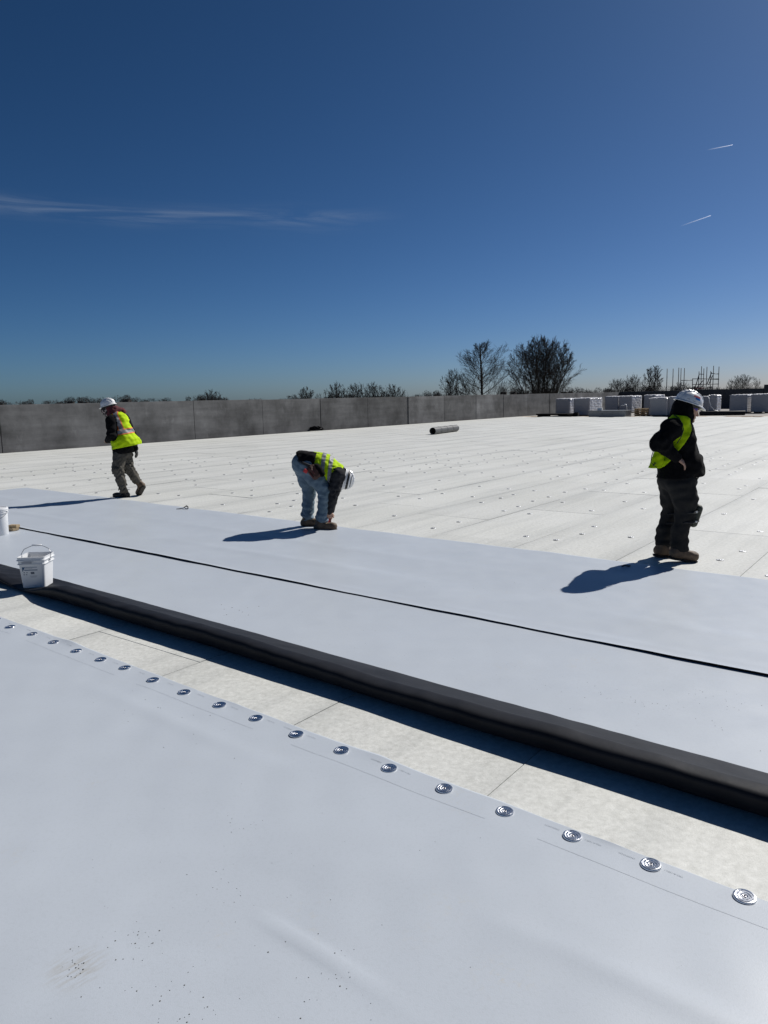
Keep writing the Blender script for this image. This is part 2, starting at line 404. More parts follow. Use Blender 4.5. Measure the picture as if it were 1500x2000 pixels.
# ================================================================== MEMBRANE SHEETS
def membrane(name, base, var=0.03, rough=0.42):
    m = mat(name, base, rough, spec=0.45, var=0.001)
    nt = m.node_tree; b = nt.nodes['Principled BSDF']; geo = nt.nodes.new('ShaderNodeNewGeometry')
    def nz_(scale, det, rough=0.6, loc=(0, 0, 0)):
        mp = nt.nodes.new('ShaderNodeMapping'); nt.links.new(geo.outputs['Position'], mp.inputs[0]); mp.inputs['Location'].default_value = loc
        n = nt.nodes.new('ShaderNodeTexNoise'); n.inputs['Scale'].default_value = scale; n.inputs['Detail'].default_value = det; n.inputs['Roughness'].default_value = rough
        nt.links.new(mp.outputs[0], n.inputs['Vector']); return n.outputs[0]
    def rmp(v, p0, c0, p1, c1):
        r = nt.nodes.new('ShaderNodeValToRGB'); nt.links.new(v, r.inputs[0])
        r.color_ramp.elements[0].position = p0; r.color_ramp.elements[0].color = (*c0, 1); r.color_ramp.elements[1].position = p1; r.color_ramp.elements[1].color = (*c1, 1)
        return r.outputs[0]
    def mul(a, c, f=1.0):
        x = nt.nodes.new('ShaderNodeMix'); x.data_type = 'RGBA'; x.blend_type = 'MULTIPLY'; x.inputs['Factor'].default_value = f
        nt.links.new(a, x.inputs['A']); nt.links.new(c, x.inputs['B']); return x.outputs['Result']
    lo = tuple(c * 0.955 for c in base)
    a = rmp(nz_(0.9, 5), 0.36, lo, 0.66, base)
    a = mul(a, rmp(nz_(90, 2), 0.30, (0.96, 0.96, 0.955), 0.5, (1, 1, 1)))
    # scuffs and tan mud smears in a few places
    sm = nt.nodes.new('ShaderNodeMath'); sm.operation = 'MULTIPLY'
    nt.links.new(rmp(nz_(1.7, 2, loc=(3, 1, 0)), 0.62, (0, 0, 0), 0.72, (1, 1, 1)), sm.inputs[0]); nt.links.new(rmp(nz_(42, 5, 0.75), 0.52, (0, 0, 0), 0.68, (1, 1, 1)), sm.inputs[1])
    x = nt.nodes.new('ShaderNodeMix'); x.data_type = 'RGBA'; nt.links.new(a, x.inputs['A']); x.inputs['B'].default_value = (0.50, 0.47, 0.40, 1)
    h = nt.nodes.new('ShaderNodeMath'); h.operation = 'MULTIPLY'; h.inputs[1].default_value = 0.4; nt.links.new(sm.outputs[0], h.inputs[0]); nt.links.new(h.outputs[0], x.inputs['Factor'])
    vm_ = nt.nodes.new('ShaderNodeVectorMath'); vm_.operation = 'DISTANCE'; nt.links.new(geo.outputs['Position'], vm_.inputs[0]); vm_.inputs[1].default_value = tuple(ground(150, 1895))
    mq = nt.nodes.new('ShaderNodeMapRange'); mq.interpolation_type = 'SMOOTHSTEP'; nt.links.new(vm_.outputs['Value'], mq.inputs[0]); mq.inputs['From Min'].default_value = 0.13; mq.inputs['From Max'].default_value = 0.02
    mps = nt.nodes.new('ShaderNodeMapping'); nt.links.new(geo.outputs['Position'], mps.inputs[0]); gd_ = ground(185, 1868) - ground(80, 1930); mps.vector_type = 'TEXTURE'; mps.inputs['Rotation'].default_value = (0, 0, math.atan2(gd_.y, gd_.x)); mps.inputs['Scale'].default_value = (1 / 14, 1 / 80, 1)
    ns = nt.nodes.new('ShaderNodeTexNoise'); ns.inputs['Scale'].default_value = 1; ns.inputs['Detail'].default_value = 4; nt.links.new(mps.outputs[0], ns.inputs['Vector'])
    m2 = nt.nodes.new('ShaderNodeMath'); m2.operation = 'MULTIPLY'; nt.links.new(mq.outputs[0], m2.inputs[0]); nt.links.new(rmp(ns.outputs[0], 0.44, (0, 0, 0), 0.70, (0.6, 0.6, 0.6)), m2.inputs[1])
    x2 = nt.nodes.new('ShaderNodeMix'); x2.data_type = 'RGBA'; nt.links.new(x.outputs['Result'], x2.inputs['A']); x2.inputs['B'].default_value = (0.34, 0.31, 0.25, 1); nt.links.new(m2.outputs[0], x2.inputs['Factor'])
    nt.links.new(x2.outputs['Result'], b.inputs['Base Color'])
    rr = nt.nodes.new('ShaderNodeMapRange'); nt.links.new(nz_(5, 5), rr.inputs[0]); rr.inputs['To Min'].default_value = rough - 0.06; rr.inputs['To Max'].default_value = rough + 0.1; nt.links.new(rr.outputs[0], b.inputs['Roughness'])
    bp = nt.nodes.new('ShaderNodeBump'); bp.inputs['Strength'].default_value = 0.12; bp.inputs['Distance'].default_value = 0.003
    nt.links.new(nz_(220, 3), bp.inputs['Height']); nt.links.new(bp.outputs[0], b.inputs['Normal'])
    return m
M_tpo = membrane('white_membrane', (0.488, 0.530, 0.585))
M_black = mat('black_underside', (0.0100, 0.0108, 0.0140), 0.55, spec=0.16, color2=(0.0185, 0.0193, 0.0232), vscale=5, bump=0.12, bscale=25)

def sheet_mesh(name, U, Vv, zf, mats_, skirt_front=None, thick=0.003):
    nu, nv = len(U), len(Vv); uu, vv = np.meshgrid(U, Vv, indexing='ij'); zz = zf(uu, vv)
    ca, sa = math.cos(A_U), math.sin(A_U)
    top = np.stack([uu * ca - vv * sa, uu * sa + vv * ca, zz], -1).reshape(-1, 3)
    F = grid_faces(nu, nv)
    return top, F
def edge_strip(idx_line, V, drop):
    pass
w1 = wave(3, 14, 0.5, 2.2); w2 = wave(5, 12, 0.25, 0.7); w3 = wave(9, 10, 0.15, 0.5)
plate_px = [(20, 1226), (63, 1240), (105, 1256), (149, 1273), (197, 1290), (244, 1306), (299, 1330), (360, 1354), (429, 1379), (500, 1405), (579, 1436), (667, 1468), (760, 1503), (868, 1543), (986, 1588), (1118, 1636), (1271, 1692), (1454, 1755)]
plate_uv = [to_uv(ground(*p)) for p in plate_px]
plate_uv += [(plate_uv[-1][0] + 0.31 * k, 2.565) for k in (1, 2)] + [(plate_uv[0][0] - 0.315 * k, 2.555) for k in (1, 2, 3)]
NE = 2.622                                               # far edge of the near sheet
def z_near(u, v):
    z = 0.006 + 0.0021 * w1(u, v) + 0.0007 * w2(u, v)
    # long soft wrinkle running along the sheet, and a weaker one beside it
    cv = 1.475 + 0.02 * np.sin(u * 3.1); env = np.exp(-((u + 1.58) / 0.30) ** 2)
    z = z + 0.0062 * env * np.exp(-((v - cv) / 0.019) ** 2)
    z = z + 0.006 * np.exp(-((u + 0.55) / 0.5) ** 2) * np.exp(-((v - 2.0 - 0.06 * (u + 0.5)) / 0.05) ** 2)
    z = z + 0.004 * np.exp(-((u + 3.4) / 0.8) ** 2) * np.exp(-((v - 2.25) / 0.06) ** 2)
    # lifted lips along the fastened edge
    for (lu, lw, lh) in ((-1.02, 0.09, 0.006), (-5.2, 0.16, 0.012), (-3.3, 0.10, 0.006), (-2.2, 0.1, 0.005), (-0.2, 0.1, 0.008)):
        z = z + lh * np.exp(-((u - lu) / lw) ** 2) * np.clip((v - (NE - 0.07)) / 0.07, 0, 1) ** 1.6
    for (pu, pv) in plate_uv:                            # pressed down around the plates
        r2 = (u - pu) ** 2 + (v - pv) ** 2
        z = z - (z - 0.0045) * np.exp(-r2 / 0.06 ** 2)
    return np.maximum(z, 0.0026)
near = empty('membrane_sheet', uv(-2, 1)); tag(near, 'white roofing sheet in the foreground fastened by a row of round metal plates', 'roofing sheet')
def child(o, parent):                                    # parent without moving (parents here are unrotated)
    o.parent = parent; o.location = o.location - parent.location; return o
U = np.concatenate([np.arange(-14, -6.5, 0.12), np.arange(-6.5, 1.2, 0.028), np.arange(1.2, 5, 0.12)]); Vv = np.concatenate([np.arange(-1.5, 0.6, 0.1), np.arange(0.6, NE, 0.028), [NE]])
top, F = sheet_mesh('s', U, Vv, z_near, None)
nv = len(Vv); edge = np.arange(len(U)) * nv + nv - 1
e2 = top[edge].copy(); jag = 0.004 * np.sin(U * 2.2) + 0.002 * np.sin(U * 7.7 + 1)
vdir = np.array([-math.sin(A_U), math.cos(A_U), 0]); top[edge] += jag[:, None] * vdir; e2 = top[edge].copy(); e2[:, 2] -= 0.003
base_i = len(top); V2 = np.concatenate([top, e2]); ii = np.arange(len(U) - 1)
F2 = np.stack([edge[ii], edge[ii + 1], base_i + ii + 1, base_i + ii], -1)
child(link('sheet', mesh_np('sheet', V2, np.concatenate([F, F2]), M_tpo)), near)

# seam plates: ribbed discs with a screw in the middle
M_seam = mat('seam_plate_steel', (0.72, 0.73, 0.75), 0.25, metal=1.0, bump=0.06, bscale=90)
prof = [(0.004, 0.002), (0.0105, 0.002), (0.0120, 0.0050), (0.0168, 0.0050), (0.0183, 0.0022), (0.0210, 0.0022), (0.0226, 0.0058), (0.0280, 0.0058), (0.0296, 0.0030), (0.0322, 0.0030), (0.0338, 0.0062), (0.0378, 0.0056), (0.0395, 0.0035), (0.0397, -0.001)]
b = MB(); b.lathe(prof, 36); seam_me = b.mesh('seam_plate', M_seam, smooth=True)
M_screw = mat('screw_head', (0.42, 0.42, 0.44), 0.35, metal=1.0)
b = MB(); b.lathe([(0.0, 0.003), (0.0022, 0.003), (0.003, 0.0052), (0.0058, 0.0058), (0.0075, 0.0035), (0.0078, 0.001)], 12); screw_me = b.mesh('screw', M_screw, smooth='all')
for pu, pv in plate_uv:
    o = link('seam_plate', seam_me, near); p = uv(pu, pv, 0.0055); o.location = p - near.location
    o.rotation_euler = (rng.uniform(-0.035, 0.035), rng.uniform(-0.035, 0.035), rng.uniform(0, 6)); s_ = 0.97; o.scale = (s_, s_, 1)
    q = link('screw', screw_me, o); q.rotation_euler = (0, 0, rng.uniform(0, 6))
# printed lap line and batch codes
M_ink = mat('grey_ink', (0.32, 0.345, 0.38), 0.6)
lv = 2.467
for (u0, u1) in ((-1.27, 1.2), (-2.66, -1.5), (-4.05, -2.9), (-5.5, -4.28), (-7.2, -5.75)):
    us = np.arange(u0, u1, 0.05); wdt = 0.0007
    vz = lv + 0.012 * (us + 1) / 2 + 0.0015 * np.sin(us * 3)
    V_ = []
    for s_ in (-1, 1):
        zz = z_near(us, vz + s_ * wdt) + 0.0010
        V_.append(np.stack([us * math.cos(A_U) - (vz + s_ * wdt) * math.sin(A_U), us * math.sin(A_U) + (vz + s_ * wdt) * math.cos(A_U), zz], -1))
    n_ = len(us); ii = np.arange(n_ - 1)
    child(link('printed_line', mesh_np('printed_line', np.concatenate(V_), np.stack([ii, ii + 1, ii + 1 + n_, ii + n_], -1), M_ink, False)), near)
M_ink2 = mat('pale_grey_ink', (0.36, 0.39, 0.43), 0.6)
def text_mesh(s, size):
    cu = bpy.data.curves.new('t', 'FONT'); cu.body = s; cu.size = size; cu.align_x = 'CENTER'; cu.align_y = 'CENTER'
    o = bpy.data.objects.new('t', cu); col.objects.link(o); bpy.context.view_layer.update()
    me = bpy.data.meshes.new_from_object(o.evaluated_get(bpy.context.evaluated_depsgraph_get())); bpy.data.objects.remove(o); return me
tm = [text_mesh('25020525C24', 0.0115), text_mesh('TPO-A-1025-1', 0.0115)]
for t_ in tm: t_.materials.clear(); t_.materials.append(M_ink2)
for k in range(22):
    u = -0.93 + 0.19 - 0.159 * 2 * k if False else -0.775 - 0.31 * k
    for which, du in ((0, -0.155), (1, 0.0)):
        uu = u + du + (0.0 if k else 0.0)
        if min(abs(uu - q[0]) for q in plate_uv) < 0.075: uu += 0.09 if which else -0.02
        if min(abs(uu - q[0]) for q in plate_uv) < 0.08: continue
        o = link('printed_code', tm[which], near); zz = float(z_near(np.array([uu]), np.array([2.578]))[0])
        o.location = uv(uu, 2.578, zz + 0.0016) - near.location; o.rotation_euler = (0, 0, A_U + math.pi)

# ---- middle sheet with its near edge folded back, black underside up
def fold_h(u):
    h = 0.112 + 0.010 * math.sin(u * 0.9 + 0.4) + 0.004 * math.sin(u * 2.7)
    dip = math.exp(-((u + 7.05) / 0.42) ** 2)
    if u < -7.05: h = h * 0.75
    return h * (1 - dip) + 0.026 * dip
def fold_profile(u):
    h = fold_h(u); n = 0.006 * math.sin(u * 1.7 + 2) + 0.003 * math.sin(u * 4.1)
    fe = 3.555 + 0.01 * math.sin(u * 0.8)               # free edge of the flap
    k = h / 0.115
    pts = [(3.34, 0.006), (3.25, 0.006), (3.178, 0.008 * k + 0.003), (3.145, 0.023 * k), (3.122, 0.055 * k), (3.112, 0.088 * k), (3.113, 0.112 * k), (3.128, 0.128 * k), (3.152, 0.1345 * k), (3.185, 0.136 * k), (3.212, 0.133 * k + 0.001), (3.232, 0.124 * k + 0.003), (3.29, 0.103 * k + 0.005), (3.36, 0.077 * k + 0.008), (3.43, 0.051 * k + 0.010), (3.50, 0.026 * k + 0.010), (fe, 0.0125)]
    return [(v + n * (1 if i in (3, 4, 5, 6, 7, 8) else 0.4), z) for i, (v, z) in enumerate(pts)]
def spline(pts, m):
    out = []
    P = [pts[0]] + pts + [pts[-1]]
    for i in range(1, len(P) - 2):
        for s_ in range(m):
            t = s_ / m; p0, p1, p2, p3 = P[i - 1], P[i], P[i + 1], P[i + 2]
            out.append(tuple(0.5 * (2 * p1[c] + (p2[c] - p0[c]) * t + (2 * p0[c] - 5 * p1[c] + 4 * p2[c] - p3[c]) * t * t + (3 * p1[c] - p0[c] - 3 * p2[c] + p3[c]) * t ** 3) for c in (0, 1)))
    out.append(pts[-1]); return out
mid = empty('membrane_sheet', uv(-2, 4.2)); tag(mid, 'middle white roofing sheet with its near edge folded back showing the black underside', 'roofing sheet')
wA = wave(21, 12, 0.4, 1.6); wB = wave(22, 10, 0.06, 0.22)
Uf = np.concatenate([np.arange(-14, -8.2, 0.1), np.arange(-8.2, 2.6, 0.03), np.arange(2.6, 5, 0.1)]); rows = []
for u in Uf:
    r = spline(fold_profile(u), 4); rows.append(r)
Pf = np.array(rows); nvf = Pf.shape[1]
uuf = np.repeat(Uf[:, None], nvf, 1); wr = 0.0022 * wA(uuf, Pf[..., 0]) + 0.0012 * wB(uuf * 0.5, Pf[..., 0] * 0.3); wgt = np.clip(Pf[..., 1] / 0.05, 0, 1)
zf_ = Pf[..., 1] + wr * wgt
vf_ = Pf[..., 0] + 0.5 * wr * wgt
ca, sa = math.cos(A_U), math.sin(A_U)
top = np.stack([uuf * ca - vf_ * sa, uuf * sa + vf_ * ca, zf_], -1).reshape(-1, 3)
flap = child(link('folded_flap', mesh_np('folded_flap', top, grid_faces(len(Uf), nvf), [M_black])), mid); flap['label'] = 'black underside of the sheet rolled over along its near edge'
md = flap.modifiers.new('thickness', 'SOLIDIFY'); md.thickness = 0.003; md.offset = 0
def z_mid(u, v): return 0.0072 + 0.0012 * w1(u * 0.9 + 5, v) + 0.0005 * w2(u, v + 3)
U = np.arange(-14, 5, 0.05); Vv = np.concatenate([np.arange(3.22, 4.97, 0.045), [4.97]])
top, F = sheet_mesh('s', U, Vv, z_mid, None)
child(link('sheet', mesh_np('sheet', top, F, M_tpo)), mid)

# ---- far sheet: near edge overlaps the middle sheet and lifts, far edge lies on the boards
far_s = empty('membrane_sheet', uv(-2, 6)); tag(far_s, 'white roofing sheet the bending worker stands on, between the black line and the bare boards', 'roofing sheet')
NV0, NV1 = 4.835, 7.43
def lip(u): return 0.024 + 0.004 * np.sin(u * 0.7 + 1) + 0.002 * np.sin(u * 3.3)
def z_far(u, v):
    z = 0.0112 + 0.0022 * w1(u * 0.8 + 9, v * 1.2) + 0.0006 * w2(u + 4, v)
    z = z + 0.007 * np.exp(-((v - 5.55 - 0.03 * np.sin(u)) / 0.09) ** 2) * (0.5 + 0.5 * np.sin(u * 1.1 + 2))
    z = z + 0.005 * np.exp(-((v - 6.35 + 0.03 * np.sin(u * 0.8)) / 0.10) ** 2) * (0.5 + 0.5 * np.sin(u * 0.7))
    over = np.clip((5.05 - v) / 0.06, 0, 1)                # stays clear of the sheet below it along the overlap
    z = np.maximum(z, z_mid(u, v) + 0.004) * over + np.maximum(z, 0.0055) * (1 - over)
    z = z + (lip(u) - 0.012) * np.clip((NV0 + 0.11 - v) / 0.11, 0, 1) ** 2
    return z - 0.005 * np.clip((v - 7.2) / 0.25, 0, 1)
U = np.arange(-16, 5, 0.06); Vv = np.concatenate([np.arange(NV0, NV0 + 0.15, 0.015), np.arange(NV0 + 0.15, NV1, 0.045), [NV1]])
top, F = sheet_mesh('s', U, Vv, z_far, None); nv = len(Vv)
fe = np.arange(len(U)) * nv + nv - 1; top[fe] += (0.006 * np.sin(U * 1.3) + 0.003 * np.sin(U * 5))[:, None] * vdir
e3 = top[fe].copy(); e3[:, 2] -= 0.004; b0 = len(top); ii = np.arange(len(U) - 1)
Fe = np.stack([fe[ii], fe[ii + 1], b0 + ii + 1, b0 + ii], -1)
child(link('sheet', mesh_np('sheet', np.concatenate([top, e3]), np.concatenate([F, Fe]), M_tpo)), far_s)
ne = np.arange(len(U)) * nv; t0 = top[ne].copy(); t1 = t0.copy(); t0[:, 2] += 0.0; t1[:, 2] = 0.0060; t1 += 0.006 * vdir; t0 -= 0.001 * vdir; n_ = len(U)
t2 = t1 + 0.12 * vdir
Vb = np.concatenate([t0, t1, t2]); Fb = np.concatenate([np.stack([ii, ii + 1, n_ + ii + 1, n_ + ii], -1), np.stack([n_ + ii, n_ + ii + 1, 2 * n_ + ii + 1, 2 * n_ + ii], -1)])
o = child(link('underside_edge', mesh_np('underside_edge', Vb, Fb, M_black, False)), far_s); o['label'] = 'thin black edge of the sheet along the overlap'

# ================================================================== PEOPLE
# Figures and garments are grown from distance fields (tapered limbs blended at the joints) and meshed.
class Field:
    def __init__(s): s.p = []
    def cone(s, a, b, ra, rb, k=0.03): s.p.append(('c', np.array(a, np.float32), np.array(b, np.float32), ra, rb, k)); return s
    def chain(s, pts, rads, k=0.03):
        for i in range(len(pts) - 1): s.cone(pts[i], pts[i + 1], rads[i], rads[i + 1], k)
        return s
    def ball(s, c, r, rot=None, k=0.03): s.p.append(('e', np.array(c, np.float32), np.array(r, np.float32), np.array(rot.to_3x3() if rot is not None else np.eye(3), np.float32), None, k)); return s
    def grown(s, g):
        f = Field()
        for q in s.p:
            if q[0] == 'c': f.p.append(('c', q[1], q[2], q[3] + g, q[4] + g, q[5]))
            else: f.p.append(('e', q[1], q[2] + g, q[3], None, q[5]))
        return f
    def bounds(s):
        lo = []; hi = []
        for q in s.p:
            if q[0] == 'c':
                r = max(q[3], q[4]); lo.append(np.minimum(q[1], q[2]) - r); hi.append(np.maximum(q[1], q[2]) + r)
            else:
                r = q[2].max(); lo.append(q[1] - r); hi.append(q[1] + r)
        return np.min(lo, 0), np.max(hi, 0)
    @staticmethod
    def dist(q, P):
        if q[0] == 'c':
            _, a, b, ra, rb, k = q; ab = b - a; L2 = float(ab @ ab) + 1e-9
            t = np.clip(((P - a) @ ab) / L2, 0, 1); d = P - a - t[..., None] * ab
            return np.sqrt((d * d).sum(-1)) - (ra + (rb - ra) * t)
        _, c, r, M, _, k = q
        L = (P - c) @ M; n = np.sqrt(((L / r) ** 2).sum(-1)); m_ = np.sqrt(((L / (r * r)) ** 2).sum(-1)) + 1e-6
        return n * (n - 1) / m_
    def mesh(s, name, m, h=0.01, wrinkle=None, cut=None, smooth=True, want=False):
        lo, hi = s.bounds(); lo = lo - 0.05; hi = hi + 0.05
        n = np.ceil((hi - lo) / h).astype(int) + 1
        ax = [lo[i] + np.arange(n[i], dtype=np.float32) * h for i in range(3)]
        D = np.full(n, 0.2, np.float32)
        for q in s.p:
            if q[0] == 'c':
                r = max(q[3], q[4]); a = np.minimum(q[1], q[2]) - r; b = np.maximum(q[1], q[2]) + r
            else: a = q[1] - q[2].max(); b = q[1] + q[2].max()
            pad = 0.05; sl = []
            for i in range(3):
                i0 = max(0, int((a[i] - pad - lo[i]) / h)); i1 = min(n[i], int((b[i] + pad - lo[i]) / h) + 2); sl.append(slice(i0, i1))
            sl = tuple(sl); P = np.stack(np.meshgrid(ax[0][sl[0]], ax[1][sl[1]], ax[2][sl[2]], indexing='ij'), -1)
            d = Field.dist(q, P); k = q[5]; o = D[sl]
            hh = np.clip(0.5 + 0.5 * (o - d) / k, 0, 1)
            D[sl] = o + (d - o) * hh - k * hh * (1 - hh)
        P = None
        if wrinkle or cut:
            X, Y, Z = np.meshgrid(*ax, indexing='ij')
            if wrinkle: D = D + wrinkle(X, Y, Z).astype(np.float32)
            if cut:
                for c in cut: D = np.maximum(D, c(X, Y, Z))
        V, F = nets(D, lo, h)
        return mesh_np(name, V, F, m, smooth)
def nets(D, lo, h):
    ins = D < 0; nx, ny, nz_ = D.shape
    def c(i, j, k, A): return A[i:nx - 1 + i, j:ny - 1 + j, k:nz_ - 1 + k]
    cnt = sum(c(i, j, k, ins).astype(np.int8) for i in (0, 1) for j in (0, 1) for k in (0, 1))
    act = (cnt > 0) & (cnt < 8); idx = np.full(act.shape, -1, np.int64); idx[act] = np.arange(act.sum())
    cells_ = np.argwhere(act); acc = np.zeros((len(cells_), 3)); num = np.zeros(len(cells_))
    I, J, K = cells_.T
    for a in range(3):
        for p in (0, 1):
            for q in (0, 1):
                o0 = [0, 0, 0]; o1 = [0, 0, 0]; oth = [x for x in range(3) if x != a]
                o0[oth[0]] = o1[oth[0]] = p; o0[oth[1]] = o1[oth[1]] = q; o1[a] = 1
                d0 = D[I + o0[0], J + o0[1], K + o0[2]].astype(float); d1 = D[I + o1[0], J + o1[1], K + o1[2]].astype(float)
                cr = (d0 < 0) != (d1 < 0); t = np.where(cr, d0 / np.where(cr, d0 - d1, 1), 0)
                pt = np.array(o0, float)[None, :] + t[:, None] * (np.array(o1) - np.array(o0))[None, :]
                acc[cr] += pt[cr]; num[cr] += 1
    V = (cells_ + acc / num[:, None]) * h + lo
    Fs = []
    for a in range(3):
        s0 = [slice(None)] * 3; s1 = [slice(None)] * 3; s0[a] = slice(0, -1); s1[a] = slice(1, None)
        i0 = ins[tuple(s0)]; i1 = ins[tuple(s1)]; e = np.argwhere(i0 != i1)
        b, cc = [x for x in range(3) if x != a]
        ok = (e[:, b] > 0) & (e[:, cc] > 0) & (e[:, b] < D.shape[b] - 1) & (e[:, cc] < D.shape[cc] - 1); e = e[ok]
        def cell(db, dc):
            t = e.copy(); t[:, b] -= db; t[:, cc] -= dc; return idx[t[:, 0], t[:, 1], t[:, 2]]
        q = np.stack([cell(1, 1), cell(0, 1), cell(0, 0), cell(1, 0)], -1)
        flip = i0[tuple(e.T)] != (a == 1)
        q[~flip] = q[~flip][:, ::-1]; Fs.append(q)
    return V, np.concatenate(Fs)

def folds(seed, amp, lmin=0.05, lmax=0.16, spots=()):
    w = wave(seed, 10, lmin, lmax, 3)
    def f(X, Y, Z):
        a = amp * 0.45 + 0 * X
        for (p, r, s_) in spots: a = a + amp * s_ * np.exp(-((X - p[0]) ** 2 + (Y - p[1]) ** 2 + (Z - p[2]) ** 2) / r ** 2)
        return a * w(X * 0.9 + Z * 0.35, Y * 0.9, Z * 1.15 - X * 0.3)
    return f
def half(p, nrm):
    p = np.array(p); nrm = np.array(nrm, float); nrm /= np.linalg.norm(nrm)
    return lambda X, Y, Z: ((X - p[0]) * nrm[0] + (Y - p[1]) * nrm[1] + (Z - p[2]) * nrm[2]).astype(np.float32)
def frame(fwd, upv):                                     # local x = forward, z = up
    x = Vector(fwd).normalized(); z = Vector(upv); z = (z - x * z.dot(x)).normalized(); y = z.cross(x)
    return Matrix((x, y, z)).transposed()
def band(me, name, m, p, n, t0, t1, push=0.004, parent=None):
    """cuts the strip between two planes out of a garment and lays it on top as its own mesh"""
    bm = bmesh.new(); bm.from_mesh(me); n = Vector(n).normalized(); p = Vector(p)
    for t, clear in ((t0, 'i'), (t1, 'o')):
        bmesh.ops.bisect_plane(bm, geom=list(bm.verts) + list(bm.edges) + list(bm.faces), plane_co=p + n * t, plane_no=n, clear_inner=clear == 'i', clear_outer=clear == 'o')
    bm.normal_update()
    for v in bm.verts: v.co += v.normal * push
    out = bpy.data.meshes.new(name); bm.to_mesh(out); bm.free(); out.materials.clear(); out.materials.append(m)
    return out
def clip(me, cuts):
    bm = bmesh.new(); bm.from_mesh(me)
    for p, n in cuts:
        bmesh.ops.bisect_plane(bm, geom=list(bm.verts) + list(bm.edges) + list(bm.faces), plane_co=Vector(p), plane_no=Vector(n), clear_inner=False, clear_outer=True)
    bm.to_mesh(me); bm.free(); return me

M_skin = mat('skin', (0.42, 0.25, 0.18), 0.5, var=0.12, vscale=30)
M_hivis = mat('hivis_yellow', (0.43, 0.63, 0.004), 0.8, spec=0.15, var=0.08, vscale=14, bump=0.25, bscale=60)
M_tape = mat('reflective_tape', (0.20, 0.205, 0.215), 0.55, spec=0.4)
M_orange = mat('orange_trim', (0.80, 0.20, 0.04), 0.7)
M_blackcloth = mat('black_fleece', (0.0055, 0.0055, 0.0065), 0.95, spec=0.12, var=0.35, vscale=30, bump=0.3, bscale=70)
M_greycloth = mat('charcoal_fleece', (0.026, 0.026, 0.029), 0.95, spec=0.2, var=0.4, vscale=20, bump=0.4, bscale=70)
M_denim = mat('faded_denim', (0.085, 0.135, 0.18), 0.85, color2=(0.17, 0.235, 0.29), vscale=9, bump=0.5, bscale=50)
M_khaki = mat('grey_brown_canvas', (0.062, 0.057, 0.049), 0.9, spec=0.2, color2=(0.108, 0.10, 0.086), vscale=12, bump=0.5, bscale=45)
M_charcoal = mat('charcoal_canvas', (0.017, 0.0165, 0.0165), 0.9, spec=0.2, color2=(0.028, 0.027, 0.026), vscale=12, bump=0.5, bscale=45)
M_boot = mat('brown_boot_leather', (0.085, 0.055, 0.035), 0.7, color2=(0.16, 0.11, 0.07), vscale=18, bump=0.3)
M_bootdark = mat('dark_boot_leather', (0.014, 0.012, 0.011), 0.6, var=0.3, vscale=18, bump=0.3)
M_sole = mat('boot_sole', (0.02, 0.017, 0.015), 0.8)
M_helmet = mat('white_helmet_shell', (0.80, 0.80, 0.80), 0.22, spec=0.5)
M_strap = mat('black_strap', (0.012, 0.012, 0.013), 0.6)
M_maroon = mat('maroon_fleece', (0.09, 0.015, 0.02), 0.9, var=0.3, vscale=40)
M_leather = mat('tool_leather', (0.06, 0.022, 0.013), 0.55, var=0.4, vscale=20, bump=0.3)
M_red = mat('red_plastic', (0.62, 0.03, 0.03), 0.4)
M_lace = mat('boot_lace', (0.35, 0.30, 0.2), 0.8)
M_lens = mat('blue_violet_lens', (0.05, 0.02, 0.35), 0.1, spec=0.8)

def boot(parent, heel, toe, ankle, m, r=0.047, pitch_ok=True):
    """heel and toe: centres of the boot's ends; ankle: top of the shaft"""
    heel, toe, ankle = Vector(heel), Vector(toe), Vector(ankle); L = (toe - heel)
    f = Field(); f.cone(heel, toe, r, r * 0.86, 0.03); f.cone(heel + L * 0.45 + Vector((0, 0, 0.012)), toe - L * 0.03, r * 0.9, r * 0.95, 0.03)
    f.cone(heel + L * 0.12 + Vector((0, 0, 0.02)), ankle, r * 1.02, 0.058, 0.035); f.cone(heel + L * 0.42 + Vector((0, 0, 0.03)), ankle.lerp(heel + L * 0.3, 0.5), r * 0.85, 0.05, 0.03)
    dn = frame(L, (0, 0, 1)) @ Vector((0, 0, -1)); base = heel + dn * (r * 0.82)
    o = link('boot', f.mesh('boot', m, 0.008, folds(int(abs(heel.x) * 1000) % 97, 0.003), [half(base, dn)]), parent)
    s_ = Field(); n = frame(L, (0, 0, 1))
    s_.cone(heel + dn * r * 0.6, toe + dn * r * 0.55, r * 1.06, r * 0.98, 0.02); s_.cone(heel.lerp(toe, .5) + dn * r * 0.6, toe + dn * r * 0.55 - L * 0.05, r * 0.98, r * 1.04, 0.02)
    link('sole', s_.mesh('sole', M_sole, 0.008, None, [half(base - dn * 0.004, -dn), half(base + dn * 0.02, dn)]), o)
    lc = MB()
    side = n @ Vector((0, 1, 0))
    for k in range(4):
        c = heel + L * (0.62 - 0.07 * k) + Vector((0, 0, r * 0.98 + 0.024 * k))
        lc.tube([c - side * 0.034, c + Vector((0, 0, 0.006)), c + side * 0.034], 0.003, 5)
    lc.build('lace', M_lace if m is M_boot else M_strap, o)
    return o
